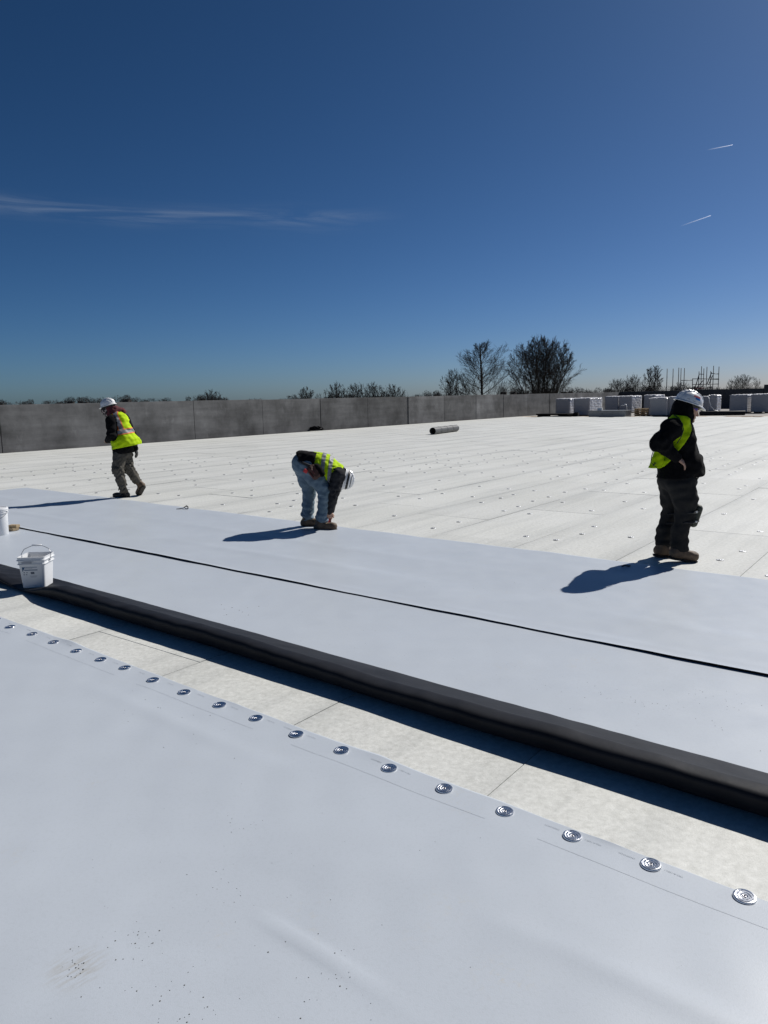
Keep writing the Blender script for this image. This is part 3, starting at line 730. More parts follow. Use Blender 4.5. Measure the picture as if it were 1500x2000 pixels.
def helmet(parent, c, fwd, upv, s=1.0, ridge=True, band_m=None):
    """shell with brim, visor and three crown ridges, lining band and rim"""
    Mx = frame(fwd, upv); c = Vector(c)
    def L(x, y, z): return c + Mx @ Vector((x, y, z)) * s
    f = Field(); f.ball(c, np.array((0.143, 0.116, 0.128)) * s, Mx, 0.012)
    for y, w in ((0, 0.013), (-0.032, 0.008), (0.032, 0.008)):
        pts = [L(0.143 * math.cos(t) * 0.97, y, 0.128 * math.sin(t) * (1 - abs(y) * 1.2) * 1.0 + 0.002) for t in np.linspace(0.5, 2.75, 9)]
        if ridge: f.chain(pts, [w * s * 0.9] * 9, 0.014)
    me = f.mesh('hard_hat', M_helmet, 0.0065 * s, None, [half(c + Mx @ Vector((0, 0, 0.0)), Mx @ Vector((0, 0, -1))), ])
    o = link('hard_hat', me, parent)
    # brim: a flared ring that reaches out into a visor at the front
    b = MB(); n = 40; rings = []
    for (g, z) in ((0.0, 0.010), (0.012, 0.002), (0.017, -0.006), (0.010, -0.008), (-0.004, -0.002)):
        row = []
        for j in range(n):
            q = 2 * math.pi * j / n; vis = max(0, math.cos(q)) ** 3 * (0.032 if g > 0.005 else 0)
            row.append(L((0.143 + g) * math.cos(q) + vis, (0.116 + g) * math.sin(q), z - vis * 0.35))
        rings.append(row)
    vs_ = [p for r_ in rings for p in r_]; fs_ = [(i * n + j, i * n + (j + 1) % n, ((i + 1) % 5) * n + (j + 1) % n, ((i + 1) % 5) * n + j) for i in range(5) for j in range(n)]
    b.add(vs_, fs_); link('brim', b.mesh('brim', M_helmet, smooth='all'), o)
    b = MB(); rows_ = [(0.136, 0.109, -0.004), (0.118, 0.092, -0.03), (0.114, 0.088, -0.034), (0.128, 0.101, -0.002)]
    vs_ = [L(a * math.cos(2 * math.pi * j / n) - 0.004, e * math.sin(2 * math.pi * j / n), z) for a, e, z in rows_ for j in range(n)]
    fs_ = [(i * n + j, i * n + (j + 1) % n, ((i + 1) % 4) * n + (j + 1) % n, ((i + 1) % 4) * n + j) for i in range(4) for j in range(n)]
    b.add(vs_, fs_); link('headband', b.mesh('headband', M_strap, smooth='all'), o)
    b = MB(); b.tube([L(-0.125, 0, -0.03), L(-0.135, 0, -0.045), L(-0.122, 0, -0.058)], 0.016 * s, 8); link('ratchet', b.mesh('ratchet', M_strap, smooth='all'), o)
    return o, L, Mx
def patch(parent, name, m, L, side, x0, x1, z0, z1, lift=0.0025):
    """a sticker that follows the helmet's shell (L maps helmet coordinates)"""
    b = MB(); nx, nz2 = 8, 4; vs_ = []
    for i in range(nx):
        for k in range(nz2):
            x = x0 + (x1 - x0) * i / (nx - 1); z = z0 + (z1 - z0) * k / (nz2 - 1)
            y = 0.116 * math.sqrt(max(0.02, 1 - (x / 0.143) ** 2 - (z / 0.128) ** 2)); n = Vector((x / 0.143 ** 2, y / 0.116 ** 2, z / 0.128 ** 2)).normalized()
            vs_.append(L(x + n.x * lift, side * (y + n.y * lift), z + n.z * lift))
    b.add(vs_, [(i * nz2 + k, (i + 1) * nz2 + k, (i + 1) * nz2 + k + 1, i * nz2 + k + 1) for i in range(nx - 1) for k in range(nz2 - 1)])
    return link(name, b.mesh(name, m, smooth='all'), parent)
def head(f, c, fwd, upv, s=1.0):
    """skull, jaw, nose, ears, brow added to a body field; fwd = where the face looks"""
    Mx = frame(fwd, upv); c = Vector(c)
    L = lambda x, y, z: c + Mx @ Vector((x, y, z)) * s
    f.ball(L(-0.005, 0, 0.02), np.array((0.092, 0.073, 0.095)) * s, Mx, 0.02); f.ball(L(0.025, 0, -0.05), np.array((0.060, 0.055, 0.062)) * s, Mx, 0.025)
    f.cone(L(0.086, 0, 0.015), L(0.106, 0, -0.025), 0.010 * s, 0.015 * s, 0.012); f.ball(L(0.080, 0, -0.058), np.array((0.012, 0.026, 0.008)) * s, Mx, 0.01); f.ball(L(0.070, 0, -0.095), np.array((0.018, 0.024, 0.018)) * s, Mx, 0.015)
    for y in (-1, 1):
        f.ball(L(-0.005, 0.076 * y, -0.01), np.array((0.022, 0.010, 0.032)) * s, Mx, 0.008); f.ball(L(0.082, 0.032 * y, 0.032), np.array((0.012, 0.024, 0.009)) * s, Mx, 0.012)
    return L
def hand(f, wrist, d, pn, thumb, s=1.0, curl=0.5):
    """palm and five bent fingers; d = direction of the palm, pn = palm normal, thumb = side of the thumb (+1/-1)"""
    d = Vector(d).normalized(); pn = Vector(pn); pn = (pn - d * pn.dot(d)).normalized(); sd = d.cross(pn) * thumb; w = Vector(wrist)
    for t in (-0.028, -0.009, 0.010, 0.027): f.cone(w + sd * t * 0.6 * s, w + d * 0.085 * s + sd * t * s, 0.019 * s, 0.0145 * s, 0.012)
    for t, l in ((-0.031, 0.058), (-0.010, 0.074), (0.011, 0.080), (0.031, 0.070)):
        a = w + d * 0.088 * s + sd * t * s; q = 0.0; p = a; rr = 0.0105 * s
        for seg in (0.45, 0.32, 0.25):
            q += curl; nd = d * math.cos(q) + pn * math.sin(q); e = p + nd * l * seg * s * 1.05; f.cone(p, e, rr, rr * 0.92, 0.004); p = e; rr *= 0.92
    a = w + d * 0.025 * s + sd * 0.022 * s; b_ = a + (d * 0.55 + sd * 0.8).normalized() * 0.042 * s + pn * 0.008; e = b_ + (d * 0.9 + sd * 0.25 + pn * 0.25).normalized() * 0.036 * s
    f.cone(a, b_, 0.016 * s, 0.0125 * s, 0.01); f.cone(b_, e, 0.012 * s, 0.010 * s, 0.005)

def person_root(name, f, label):
    me = f.mesh('person', M_skin, 0.0075)
    o = link('person', me); return o

# ------------------------------------------------ worker on the right, hand on hip, black hooded jacket
def worker_right():
    Y0 = 7.66
    J = lambda x, y, dy=0.0: at(x, y, Y0 + dy)
    sh_n, el_n, wr_n = J(1311, 838, -0.20), J(1288, 866, -0.27), J(1321, 893, -0.23)
    sh_f, el_f, wr_f = J(1318, 832, 0.2), J(1305, 868, 0.28), J(1340, 896, 0.2)
    hip_n, kn_n, an_n = J(1330, 947, -0.10), J(1340, 1002, -0.12), J(1327, 1064, -0.10)
    hip_f, kn_f, an_f = J(1313, 947, 0.10), J(1307, 1004, 0.14), J(1295, 1060, 0.14)
    neck, headc = J(1333, 822), J(1345, 800)
    f = Field()
    f.ball(J(1324, 936), (0.16, 0.165, 0.13)); f.ball(J(1329, 905), (0.20, 0.18, 0.18), k=0.05); f.ball(J(1324, 858), (0.14, 0.175, 0.17), k=0.05)
    f.cone(sh_n, sh_f, 0.06, 0.06); f.cone(neck, headc, 0.062, 0.06)
    for s_, e_, w_ in ((sh_n, el_n, wr_n), (sh_f, el_f, wr_f)): f.chain([s_, e_, w_], [0.055, 0.045, 0.03])
    for h_, k_, a_ in ((hip_n, kn_n, an_n), (hip_f, kn_f, an_f)): f.chain([h_, k_, a_], [0.095, 0.06, 0.045])
    hl_n, to_n = J(1317, 1081, -0.12), J(1355, 1087, -0.14); hl_f, to_f = J(1286, 1076, 0.12), J(1322, 1080, 0.12)
    f.cone(hl_n, to_n, 0.03, 0.025); f.cone(hl_f, to_f, 0.03, 0.025)
    fd = Vector((0.96, 0.10, -0.20)); ud_ = Vector((0.2, 0, 1))
    head(f, J(1345, 803), fd, ud_, 0.98)
    hand(f, wr_n, J(1334, 903, -0.23) - wr_n, (0.1, 0.3, -0.9), 1, 1.0, 0.35)
    hand(f, wr_f, J(1352, 904, 0.2) - wr_f, (0.1, -0.3, -0.9), -1, 1.0, 0.35)
    root = person_root('person', f, '')
    tag(root, 'standing worker in black hooded jacket and charcoal trousers with one hand at the hip', 'person')
    # trousers
    t = Field(); t.ball(J(1322, 937), (0.195, 0.19, 0.125), k=0.05)
    t.chain([hip_n, J(1339, 977, -0.12), kn_n, J(1329, 1033, -0.11), an_n], [0.148, 0.118, 0.094, 0.080, 0.080], 0.03)
    t.chain([hip_f, J(1311, 977, 0.12), kn_f, J(1299, 1033, 0.14), an_f], [0.145, 0.104, 0.074, 0.080, 0.080], 0.03)
    t.cone(J(1328, 1058, -0.10), J(1327, 1070, -0.10), 0.088, 0.084, 0.02)
    spots = [(kn_n, 0.12, 0.9), (kn_f, 0.12, 0.9), (an_n, 0.12, 0.9), (an_f, 0.12, 0.9), (hip_n, 0.16, 0.5)]
    link('trousers', t.mesh('trousers', M_charcoal, 0.0085, folds(31, 0.0062, 0.075, 0.2, spots), [half(J(1330, 1073), (0, 0, -1)), half(J(1330, 925), (0.05, 0, 1))]), root)
    # jacket with hood pulled up under the helmet
    j = Field(); j.ball(J(1328, 906), (0.232, 0.215, 0.185), k=0.07); j.ball(J(1325, 862), (0.168, 0.205, 0.19), k=0.08); j.ball(J(1347, 922), (0.13, 0.16, 0.085), k=0.07)
    j.cone(sh_n, sh_f, 0.088, 0.088, 0.06); j.cone(J(1329, 826), J(1338, 806), 0.105, 0.10, 0.07); j.cone(J(1326, 825), sh_n, 0.085, 0.08, 0.06)
    j.chain([sh_n, el_n, wr_n], [0.096, 0.084, 0.052], 0.04); j.chain([sh_f, el_f, wr_f], [0.096, 0.084, 0.052], 0.04)
    j.cone(J(1319, 937, -0.05), J(1326, 937, 0.05), 0.185, 0.185, 0.05)
    spots = [(el_n, 0.13, 1.6), (sh_n, 0.12, 0.7), (J(1345, 920), 0.2, 0.6)]
    link('jacket', j.mesh('jacket', M_blackcloth, 0.0085, folds(33, 0.0055, 0.08, 0.2, spots), [half(J(1322, 931), (0.03, 0, -1)), half(J(1352, 812), (0.80, 0, 0.45))]), root)
    hd = Field(); hd.ball(J(1337, 798), (0.118, 0.112, 0.135), k=0.05); hd.cone(J(1326, 818), J(1334, 800), 0.105, 0.10, 0.04); hd.cone(J(1336, 823, -0.03), J(1342, 821, 0.03), 0.075, 0.075, 0.03)
    link('hood', hd.mesh('hood', M_blackcloth, 0.0085, folds(35, 0.006, 0.05, 0.1), [half(J(1347, 800), (1, 0, 0.12))]), root)
    dr = MB()
    for dy in (-0.045, 0.02):
        dr.tube([J(1349, 824, -0.1 + dy), J(1353, 830, -0.12 + dy), J(1356, 840, -0.13 + dy), J(1358, 853, -0.12 + dy)], 0.0045, 6)
    dr.build('drawstring', M_strap, root)
    zp = MB(); zp.tube([J(1352, 832, -0.02), J(1358, 862, -0.02), J(1369, 900, -0.02), J(1371, 922, -0.02), J(1360, 938, -0.02)], 0.008, 6); zp.build('zip', mat('zip_tape', (0.05, 0.05, 0.055), 0.5), root)
    # open yellow vest pushed back behind the arm
    v = Field(); v.ball(J(1327, 902), (0.245, 0.236, 0.19), k=0.06); v.ball(J(1325, 862), (0.180, 0.218, 0.205), k=0.07); v.cone(sh_n, sh_f, 0.098, 0.098, 0.05); v.cone(J(1326, 826, -0.1), J(1326, 826, 0.1), 0.105, 0.105, 0.04)
    v.cone(J(1292, 872, -0.14), J(1278, 918, -0.15), 0.05, 0.062, 0.04); v.cone(J(1292, 872, 0.10), J(1278, 918, 0.10), 0.05, 0.062, 0.04)
    arm = Field().chain([sh_n, el_n], [0.098, 0.085])
    def hole(s_, e_):
        q = ('c', np.array(s_, np.float32), np.array(e_, np.float32), 0.104, 0.094, 0.01)
        return lambda X, Y, Z: -Field.dist(q, np.stack([X, Y, Z], -1)).astype(np.float32)
    edge_p, edge_q = J(1341, 836), J(1287, 912); ed = (edge_q - edge_p); nrm = Vector((-ed.z, 0, ed.x)).normalized()
    if nrm.x < 0: nrm = -nrm
    inner = Field().ball(J(1327, 902), (0.237, 0.224, 0.185), k=0.06)
    vm = v.mesh('vest', M_hivis, 0.008, folds(36, 0.006, 0.06, 0.14), [half(edge_p, nrm), half(J(1280, 911), (0, 0, -1)), half(J(1328, 812), (0.15, 0, 1)), hole(sh_n, el_n), hole(sh_f, el_f)])
    vo = link('vest', vm, root); vo['label'] = 'yellow vest hanging open behind the arm'
    pp = MB()
    pts = [J(1316, 810, -0.14), J(1326, 817, -0.2), J(1333, 828, -0.255), J(1335, 840, -0.275), J(1330, 854, -0.27), J(1322, 866, -0.26)]
    pp.tube(pts, 0.0045, 6); pp.build('piping', M_strap, vo)
    pp = MB(); pp.tube([J(1279, 872, -0.31), J(1273, 890, -0.30), J(1271, 903, -0.27), J(1277, 908, -0.26), J(1282, 904, -0.26), J(1279, 902, -0.25), J(1276, 909, -0.25), J(1283, 913, -0.24)], 0.004, 6); pp.build('cord', M_strap, vo)
    # boots, knee pads, helmet, glasses
    boot(root, hl_n, to_n, J(1326, 1066, -0.11), M_boot, 0.052); boot(root, hl_f, to_f, J(1293, 1062, 0.12), M_boot, 0.052)
    M_pad = mat('knee_pad_shell', (0.035, 0.04, 0.028), 0.6, var=0.3)
    for kn, dx, dy in ((kn_n, 13, -0.01), (kn_f, 13, 0.0)):
        c = kn + (J(1350, 1002) - J(1337, 1002)) * 1.0 + Vector((0.018, 0, -0.03)); k = Field()
        k.cone(c + Vector((0.028, -0.01, 0.075)), c + Vector((-0.012, -0.01, -0.075)), 0.048, 0.042, 0.02); k.cone(c + Vector((0.028, 0.03, 0.06)), c + Vector((-0.01, 0.03, -0.06)), 0.045, 0.04, 0.02)
        o = link('knee_pad', k.mesh('knee_pad', M_pad, 0.008, None, [half(c + Vector((-0.018, 0, 0)), (-0.95, 0, 0.22))]), root)
        s_ = MB()
        for z in (0.055, -0.045):
            s_.tube([c + Vector((0.02, -0.055, z)), c + Vector((-0.06, -0.115, z - 0.005)), c + Vector((-0.14, -0.07, z - 0.01))], 0.011, 6)
        s_.build('strap', M_strap, o)
        for z in (0.055, -0.045):
            s_ = MB(); s_.box(c + Vector((-0.022, -0.098, z)), (0.022, 0.01, 0.02)); s_.build('buckle', mat('buckle_steel', (0.5, 0.5, 0.5), 0.35, metal=1), o, bevel=0.003)
    hf = (J(1370, 797) - J(1320, 779)); hu = Vector((hf.z * -1, 0, hf.x))
    ho, L, Mx = helmet(root, J(1345, 788), hf, hu, 0.99)
    patch(ho, 'sticker', mat('red_sticker', (0.36, 0.02, 0.05), 0.4), L, -1, -0.012, 0.062, 0.068, 0.087)
    patch(ho, 'sticker', mat('blue_sticker', (0.02, 0.22, 0.62), 0.4), L, -1, 0.008, 0.062, 0.047, 0.066)
    patch(ho, 'sticker', mat('dark_slot', (0.12, 0.12, 0.13), 0.5), L, -1, -0.07, -0.045, 0.028, 0.031)
    patch(ho, 'sticker', MATS['dark_slot'], L, -1, -0.012, 0.015, 0.022, 0.025); patch(ho, 'sticker', MATS['dark_slot'], L, -1, 0.05, 0.075, 0.026, 0.029)
    g = Field(); c = J(1361, 799, -0.03); g.ball(J(1359, 799, -0.035), (0.012, 0.035, 0.022), frame(fd, ud_)); g.ball(J(1359, 799, 0.035), (0.012, 0.035, 0.022), frame(fd, ud_)); g.cone(J(1358, 798, -0.06), J(1345, 797, -0.085), 0.005, 0.005)
    link('safety_glasses', g.mesh('safety_glasses', M_lens, 0.006), root)

# ------------------------------------------------ worker bending over at the sheet's edge
def worker_bending():
    Y0 = 10.05
    J = lambda x, y, dy=0.0: at(x, y, Y0 + dy)
    hip_n, kn_n, an_n = J(601, 914, -0.11), J(634, 956, -0.15), J(629, 1013, -0.13)
    hip_f, kn_f, an_f = J(592, 912, 0.10), J(604, 960, 0.14), J(601, 1005, 0.14)
    sh_n, el_n, wr_n = J(661, 927, -0.20), J(653, 956, -0.20), J(643, 999, -0.10)
    sh_f, el_f, wr_f = J(663, 926, 0.20), J(656, 955, 0.2), J(646, 1000, 0.04)
    hc = J(672, 935)
    f = Field(); f.ball(J(594, 905), (0.14, 0.15, 0.14)); f.chain([J(600, 902), J(628, 910), J(650, 924)], [0.11, 0.115, 0.11], 0.05); f.cone(J(655, 924), hc, 0.055, 0.055); f.cone(sh_n, sh_f, 0.06, 0.06)
    for s_, e_, w_ in ((sh_n, el_n, wr_n), (sh_f, el_f, wr_f)): f.chain([s_, e_, w_], [0.055, 0.043, 0.03])
    for h_, k_, a_ in ((hip_n, kn_n, an_n), (hip_f, kn_f, an_f)): f.chain([h_, k_, a_], [0.09, 0.058, 0.042])
    hl_n, to_n = J(620, 1031, -0.14), J(651, 1028, -0.19); hl_f, to_f = J(594, 1022, 0.15), J(622, 1020, 0.13)
    f.cone(hl_n, to_n, 0.03, 0.025); f.cone(hl_f, to_f, 0.03, 0.025)
    fd = Vector((-0.28, 0.05, -0.96)); uu_ = Vector((0.96, 0, -0.25))
    head(f, J(669, 937), fd, uu_, 0.98)
    hand(f, wr_n, (J(641, 1020, -0.07) - wr_n), (-0.4, 0.8, 0), 1, 1.0, 0.55); hand(f, wr_f, (J(643, 1020, -0.02) - wr_f), (-0.4, -0.8, 0), -1, 1.0, 0.55)
    root = person_root('person', f, ''); tag(root, 'worker in blue jeans bending down to the edge of the white sheet', 'person')
    t = Field(); t.ball(J(592, 906), (0.155, 0.185, 0.16), k=0.05)
    t.chain([hip_n, J(619, 936, -0.13), kn_n, J(631, 985, -0.14), an_n], [0.140, 0.118, 0.092, 0.070, 0.072], 0.03)
    t.chain([hip_f, J(598, 938, 0.12), kn_f, J(602, 985, 0.14), an_f], [0.135, 0.105, 0.09, 0.08, 0.075], 0.035)
    t.cone(J(628, 1008, -0.13), J(628, 1015, -0.13), 0.078, 0.08, 0.02); t.cone(J(600, 1000, 0.14), J(600, 1007, 0.14), 0.08, 0.083, 0.02)
    spots = [(kn_n, 0.13, 1.2), (kn_f, 0.12, 1.2), (an_n, 0.1, 1.6), (an_f, 0.1, 1.6), (J(612, 930, -0.13), 0.15, 1.0)]
    link('jeans', t.mesh('jeans', M_denim, 0.0085, folds(41, 0.0062, 0.06, 0.16, spots), [half(J(627, 1019), (0, 0, -1))]), root)
    j = Field(); j.chain([J(596, 901), J(622, 908), J(651, 923)], [0.138, 0.145, 0.14], 0.05); j.cone(sh_n, sh_f, 0.082, 0.082, 0.05)
    j.cone(J(618, 909, -0.06), J(650, 924, -0.08), 0.12, 0.115, 0.05); j.cone(J(618, 909, 0.06), J(650, 924, 0.08), 0.12, 0.115, 0.05); j.cone(J(622, 920), J(648, 925), 0.11, 0.12, 0.05)
    j.chain([sh_n, el_n, wr_n], [0.092, 0.072, 0.045], 0.03); j.chain([sh_f, el_f, wr_f], [0.092, 0.07, 0.045], 0.03)
    spots = [(el_n, 0.13, 1.5), (J(600, 895), 0.2, 0.9)]
    j.cone(J(655, 916), J(668, 925), 0.085, 0.08, 0.04)
    link('jacket', j.mesh('jacket', M_greycloth, 0.0085, folds(43, 0.0075, 0.05, 0.12, spots), [half(J(584, 900), (-1, 0, 0.2))]), root)
    # shirt tail and belt
    b = Field(); b.cone(J(590, 902, -0.05), J(614, 906, -0.06), 0.148, 0.158, 0.05); b.cone(J(590, 902, 0.05), J(614, 906, 0.05), 0.148, 0.155, 0.05)
    link('shirt_tail', b.mesh('shirt_tail', M_blackcloth, 0.0085, folds(44, 0.008, 0.05, 0.1), [half(J(589, 900), (-0.86, 0, -0.5)), half(J(616, 905), (0.95, 0, -0.2))]), root)
    # vest
    v = Field(); v.chain([J(610, 906), J(632, 912), J(655, 925)], [0.172, 0.172, 0.150], 0.05); v.cone(sh_n, sh_f, 0.100, 0.100, 0.05)
    v.cone(J(622, 911, -0.07), J(652, 926, -0.08), 0.148, 0.138, 0.05); v.cone(J(622, 911, 0.07), J(652, 926, 0.08), 0.148, 0.138, 0.05); v.cone(J(633, 925), J(645, 934), 0.10, 0.085, 0.06)
    def hole(s_, e_):
        q = ('c', np.array(s_, np.float32), np.array(e_, np.float32), 0.102, 0.088, 0.01)
        return lambda X, Y, Z: -Field.dist(q, np.stack([X, Y, Z], -1)).astype(np.float32)
    axis = Vector((0.90, 0, -0.34)).normalized(); p0 = J(614, 898)
    vm = v.mesh('vest', M_hivis, 0.008, folds(45, 0.007, 0.05, 0.13), [half(p0, -Vector((0.97, 0, 0.05))), half(J(668, 921), axis), hole(sh_n, el_n), hole(sh_f, el_f), half(J(640, 945), (0, 0, -1))])
    vo = link('vest', vm, root)
    ta = Vector((0.93, 0, -0.12)).normalized()
    for k, (a, b_) in enumerate(((0.085, 0.135), (0.185, 0.235))):
        link('reflective_stripe', band(vm, 'reflective_stripe', M_tape, J(617, 905), ta, a, b_, 0.004), vo)
    boot(root, hl_n, to_n, J(626, 1012, -0.13), M_boot, 0.053); boot(root, hl_f, to_f, J(600, 1004, 0.14), M_boot, 0.053)
    hf = J(668, 954) - J(676, 918); hu = Vector((-hf.z, 0, hf.x)) if -hf.z > 0 else Vector((hf.z, 0, -hf.x))
    ho, L, Mx = helmet(root, J(673, 936), hf, hu, 0.98)
    hb = MB(); n = 40
    for (z0, z1) in ((0.034, 0.064), (0.088, 0.097)):
        rows_ = []
        for z in (z0, z1):
            k = math.sqrt(1 - (z / 0.128) ** 2); rows_ += [L(0.1462 * k * math.cos(2 * math.pi * i / n), 0.1192 * k * math.sin(2 * math.pi * i / n), z) for i in range(n)]
        hb.add(rows_, [(i, (i + 1) % n, n + (i + 1) % n, n + i) for i in range(n)])
    link('helmet_stripe', hb.mesh('helmet_stripe', M_strap, smooth='all'), ho)
    # tool belt with leather pouches, a tape measure and tool handles
    tb = empty('tool_belt', J(605, 920, -0.26)); tb.parent = root; off = tb.location.copy()
    pf = Field(); pf.cone(J(607, 918, -0.27), J(616, 931, -0.29), 0.055, 0.045, 0.02); pf.cone(J(613, 915, -0.25), J(622, 926, -0.27), 0.055, 0.045, 0.02)
    o = link('pouch', pf.mesh('pouch', M_leather, 0.008, folds(47, 0.004, 0.04, 0.1)), tb); o.location = -off
    pf = Field(); pf.cone(J(618, 914, -0.24), J(628, 925, -0.27), 0.06, 0.045, 0.02)
    o = link('pouch', pf.mesh('pouch', M_blackcloth, 0.008, folds(48, 0.004, 0.04, 0.1)), tb); o.location = -off
    bl = MB(); bl.tube([J(583, 899, -0.14), J(592, 905, -0.22), J(605, 910, -0.25), J(620, 914, -0.23), J(628, 920, -0.15)], 0.022, 8)
    o = bl.build('belt', M_strap, tb, smooth='all'); o.location = -off
    bx = MB(); bx.box(J(597, 920, -0.30), (0.055, 0.035, 0.05), 0, M=Matrix.Rotation(R(35), 3, 'Y')); o = bx.build('tape_measure', M_red, tb, bevel=0.008); o.location = -off
    hn = MB(); hn.tube([J(603, 922, -0.33), J(612, 933, -0.34)], 0.012, 8); hn.tube([J(608, 916, -0.32), J(614, 926, -0.335)], 0.009, 8); o = hn.build('tool_handle', mat('brown_handle', (0.10, 0.02, 0.015), 0.5), tb); o.location = -off
    # red hand tool in his grip, standing on the sheet
    tl = empty('hand_tool', J(641, 1018, -0.06)); tag(tl, 'small red and black hand tool held down beside the boot of the bending worker', 'tool')
    o3 = tl.location.copy()
    b = MB(); b.tube([J(640, 1009, -0.06), J(641, 1014, -0.06), J(641, 1021, -0.06)], [0.022, 0.03, 0.024], 10); o = b.build('grip', M_red, tl, smooth='all'); o.location = -o3
    b = MB(); b.tube([J(644, 1008, -0.06), J(644.5, 1022, -0.06)], [0.017, 0.02], 8); b.tube([J(641, 1021, -0.06), J(641, 1026, -0.06)], [0.012, 0.006], 8); o = b.build('body', mat('dark_red_metal', (0.12, 0.02, 0.02), 0.4, metal=0.3), tl, smooth='all'); o.location = -o3

# ------------------------------------------------ worker walking away to the left
def worker_walking():
    Y0 = 13.9
    J = lambda x, y, dy=0.0: at(x, y, Y0 + dy)
    hip_n, kn_n, an_n = J(234, 889, -0.09), J(230, 918, -0.14), J(241, 957, -0.05)
    hip_f, kn_f, an_f = J(246, 888, 0.09), J(250, 913, 0.06), J(270, 941, 0.16)
    sh_n, el_n, wr_n = J(217, 822, -0.17), J(219, 851, -0.26), J(211, 860, -0.05)
    sh_f, el_f, wr_f = J(243, 818, 0.15), J(260, 852, 0.22), J(264, 876, 0.10)
    f = Field(); f.ball(J(239, 884), (0.14, 0.14, 0.12)); f.chain([J(239, 876), J(236, 845), J(229, 818)], [0.125, 0.13, 0.12], 0.05); f.cone(J(226, 815), J(214, 798), 0.06, 0.06); f.cone(sh_n, sh_f, 0.06, 0.06)
    for s_, e_, w_ in ((sh_n, el_n, wr_n), (sh_f, el_f, wr_f)): f.chain([s_, e_, w_], [0.055, 0.043, 0.03])
    for h_, k_, a_ in ((hip_n, kn_n, an_n), (hip_f, kn_f, an_f)): f.chain([h_, k_, a_], [0.09, 0.058, 0.042])
    hl_n, to_n = J(249, 967, 0.0), J(225, 967.5, 0.12); hl_f, to_f = J(278, 948, 0.14), J(270, 962, 0.28)
    f.cone(hl_n, to_n, 0.03, 0.025); f.cone(hl_f, to_f, 0.03, 0.025)
    fd = Vector((-0.86, 0.25, -0.42)); uu_ = Vector((-0.35, 0, 0.94))
    head(f, J(213, 798), fd, uu_, 0.98)
    hand(f, wr_n, Vector((-0.6, 0.8, 0.0)), (0, 0.3, -1), -1, 1.0, 0.5)
    root_f = f; hand(f, wr_f, Vector((0.25, 0, -1)), (-1, 0, 0), 1, 1.0, 0.3)
    root = person_root('person', f, ''); tag(root, 'worker in bright yellow vest walking left with head bowed, near the concrete wall', 'person')
    t = Field(); t.ball(J(239, 885), (0.165, 0.165, 0.12), k=0.05)
    t.chain([hip_n, kn_n, J(236, 938, -0.10), an_n], [0.128, 0.10, 0.085, 0.078], 0.035); t.chain([hip_f, kn_f, J(261, 929, 0.11), an_f], [0.125, 0.098, 0.08, 0.074], 0.035)
    spots = [(kn_n, 0.13, 1.2), (kn_f, 0.13, 1.2), (an_n, 0.11, 1.6), (an_f, 0.11, 1.6)]
    link('trousers', t.mesh('trousers', M_khaki, 0.0095, folds(51, 0.0085, 0.05, 0.13, spots), [half(J(240, 876), (0, 0, 1)), half(J(241, 962), (0, 0, -1))]), root)
    j = Field(); j.chain([J(240, 878), J(237, 850), J(230, 822)], [0.18, 0.175, 0.155], 0.06); j.cone(sh_n, sh_f, 0.085, 0.085, 0.05); j.cone(J(229, 818), J(219, 806), 0.10, 0.095, 0.05); j.cone(J(240, 876, -0.04), J(242, 884, 0.02), 0.185, 0.175, 0.05)
    j.chain([sh_n, el_n, wr_n], [0.10, 0.085, 0.058], 0.03); j.chain([sh_f, el_f, wr_f], [0.095, 0.075, 0.052], 0.03)
    link('jacket', j.mesh('jacket', M_blackcloth, 0.0095, folds(53, 0.007, 0.06, 0.14, [(el_n, 0.13, 1.4)]), [half(J(240, 886), (0.1, 0, -1))]), root)
    hd = Field(); hd.cone(J(226, 803, 0.0), J(238, 804, 0.05), 0.095, 0.075, 0.04); hd.cone(J(222, 808, -0.06), J(214, 808, -0.02), 0.08, 0.07, 0.03)
    hd.cone(J(222, 802), J(216, 797), 0.105, 0.10, 0.03)
    link('hood', hd.mesh('hood', M_maroon, 0.009, folds(55, 0.006, 0.05, 0.1), [half(J(209, 800), (-0.9, 0, 0.2))]), root)
    # gaiter with a jagged pale print over the lower face
    gf = Field(); gf.ball(J(208, 800), (0.10, 0.088, 0.07), frame(fd, uu_), 0.02); gf.cone(J(206, 802, 0.0), J(213, 808), 0.075, 0.085, 0.03)
    mg = mat('printed_gaiter', (0.02, 0.018, 0.018), 0.85, color2=(0.45, 0.36, 0.32), vscale=24, detail=1)
    mg.node_tree.nodes['Color Ramp'].color_ramp.elements[0].position = 0.56; mg.node_tree.nodes['Color Ramp'].color_ramp.elements[1].position = 0.60
    link('face_gaiter', gf.mesh('face_gaiter', mg, 0.008), root)
    # vest, loose and flared at the hem
    v = Field(); v.chain([J(231, 820), J(237, 846), J(245, 868)], [0.172, 0.205, 0.255], 0.06); v.cone(sh_n, sh_f, 0.098, 0.098, 0.06); v.cone(J(240, 862, -0.10), J(255, 870, 0.06), 0.20, 0.21, 0.06)
    def hole(s_, e_):
        q = ('c', np.array(s_, np.float32), np.array(e_, np.float32), 0.112, 0.10, 0.01)
        return lambda X, Y, Z: -Field.dist(q, np.stack([X, Y, Z], -1)).astype(np.float32)
    hem_n = Vector((-0.06, 0, -1)) ; hp = J(228, 876); hq = J(272, 867); dd = hq - hp; hem_n = Vector((dd.z, 0, -dd.x)).normalized()
    vm = v.mesh('vest', M_hivis, 0.0085, folds(57, 0.011, 0.07, 0.18), [half(J(250, 872), hem_n), half(J(224, 806), (-0.75, 0, 0.7)), hole(sh_n, el_n), hole(sh_f, el_f)])
    vo = link('vest', vm, root)
    pc = J(244, 842); ta = -hem_n
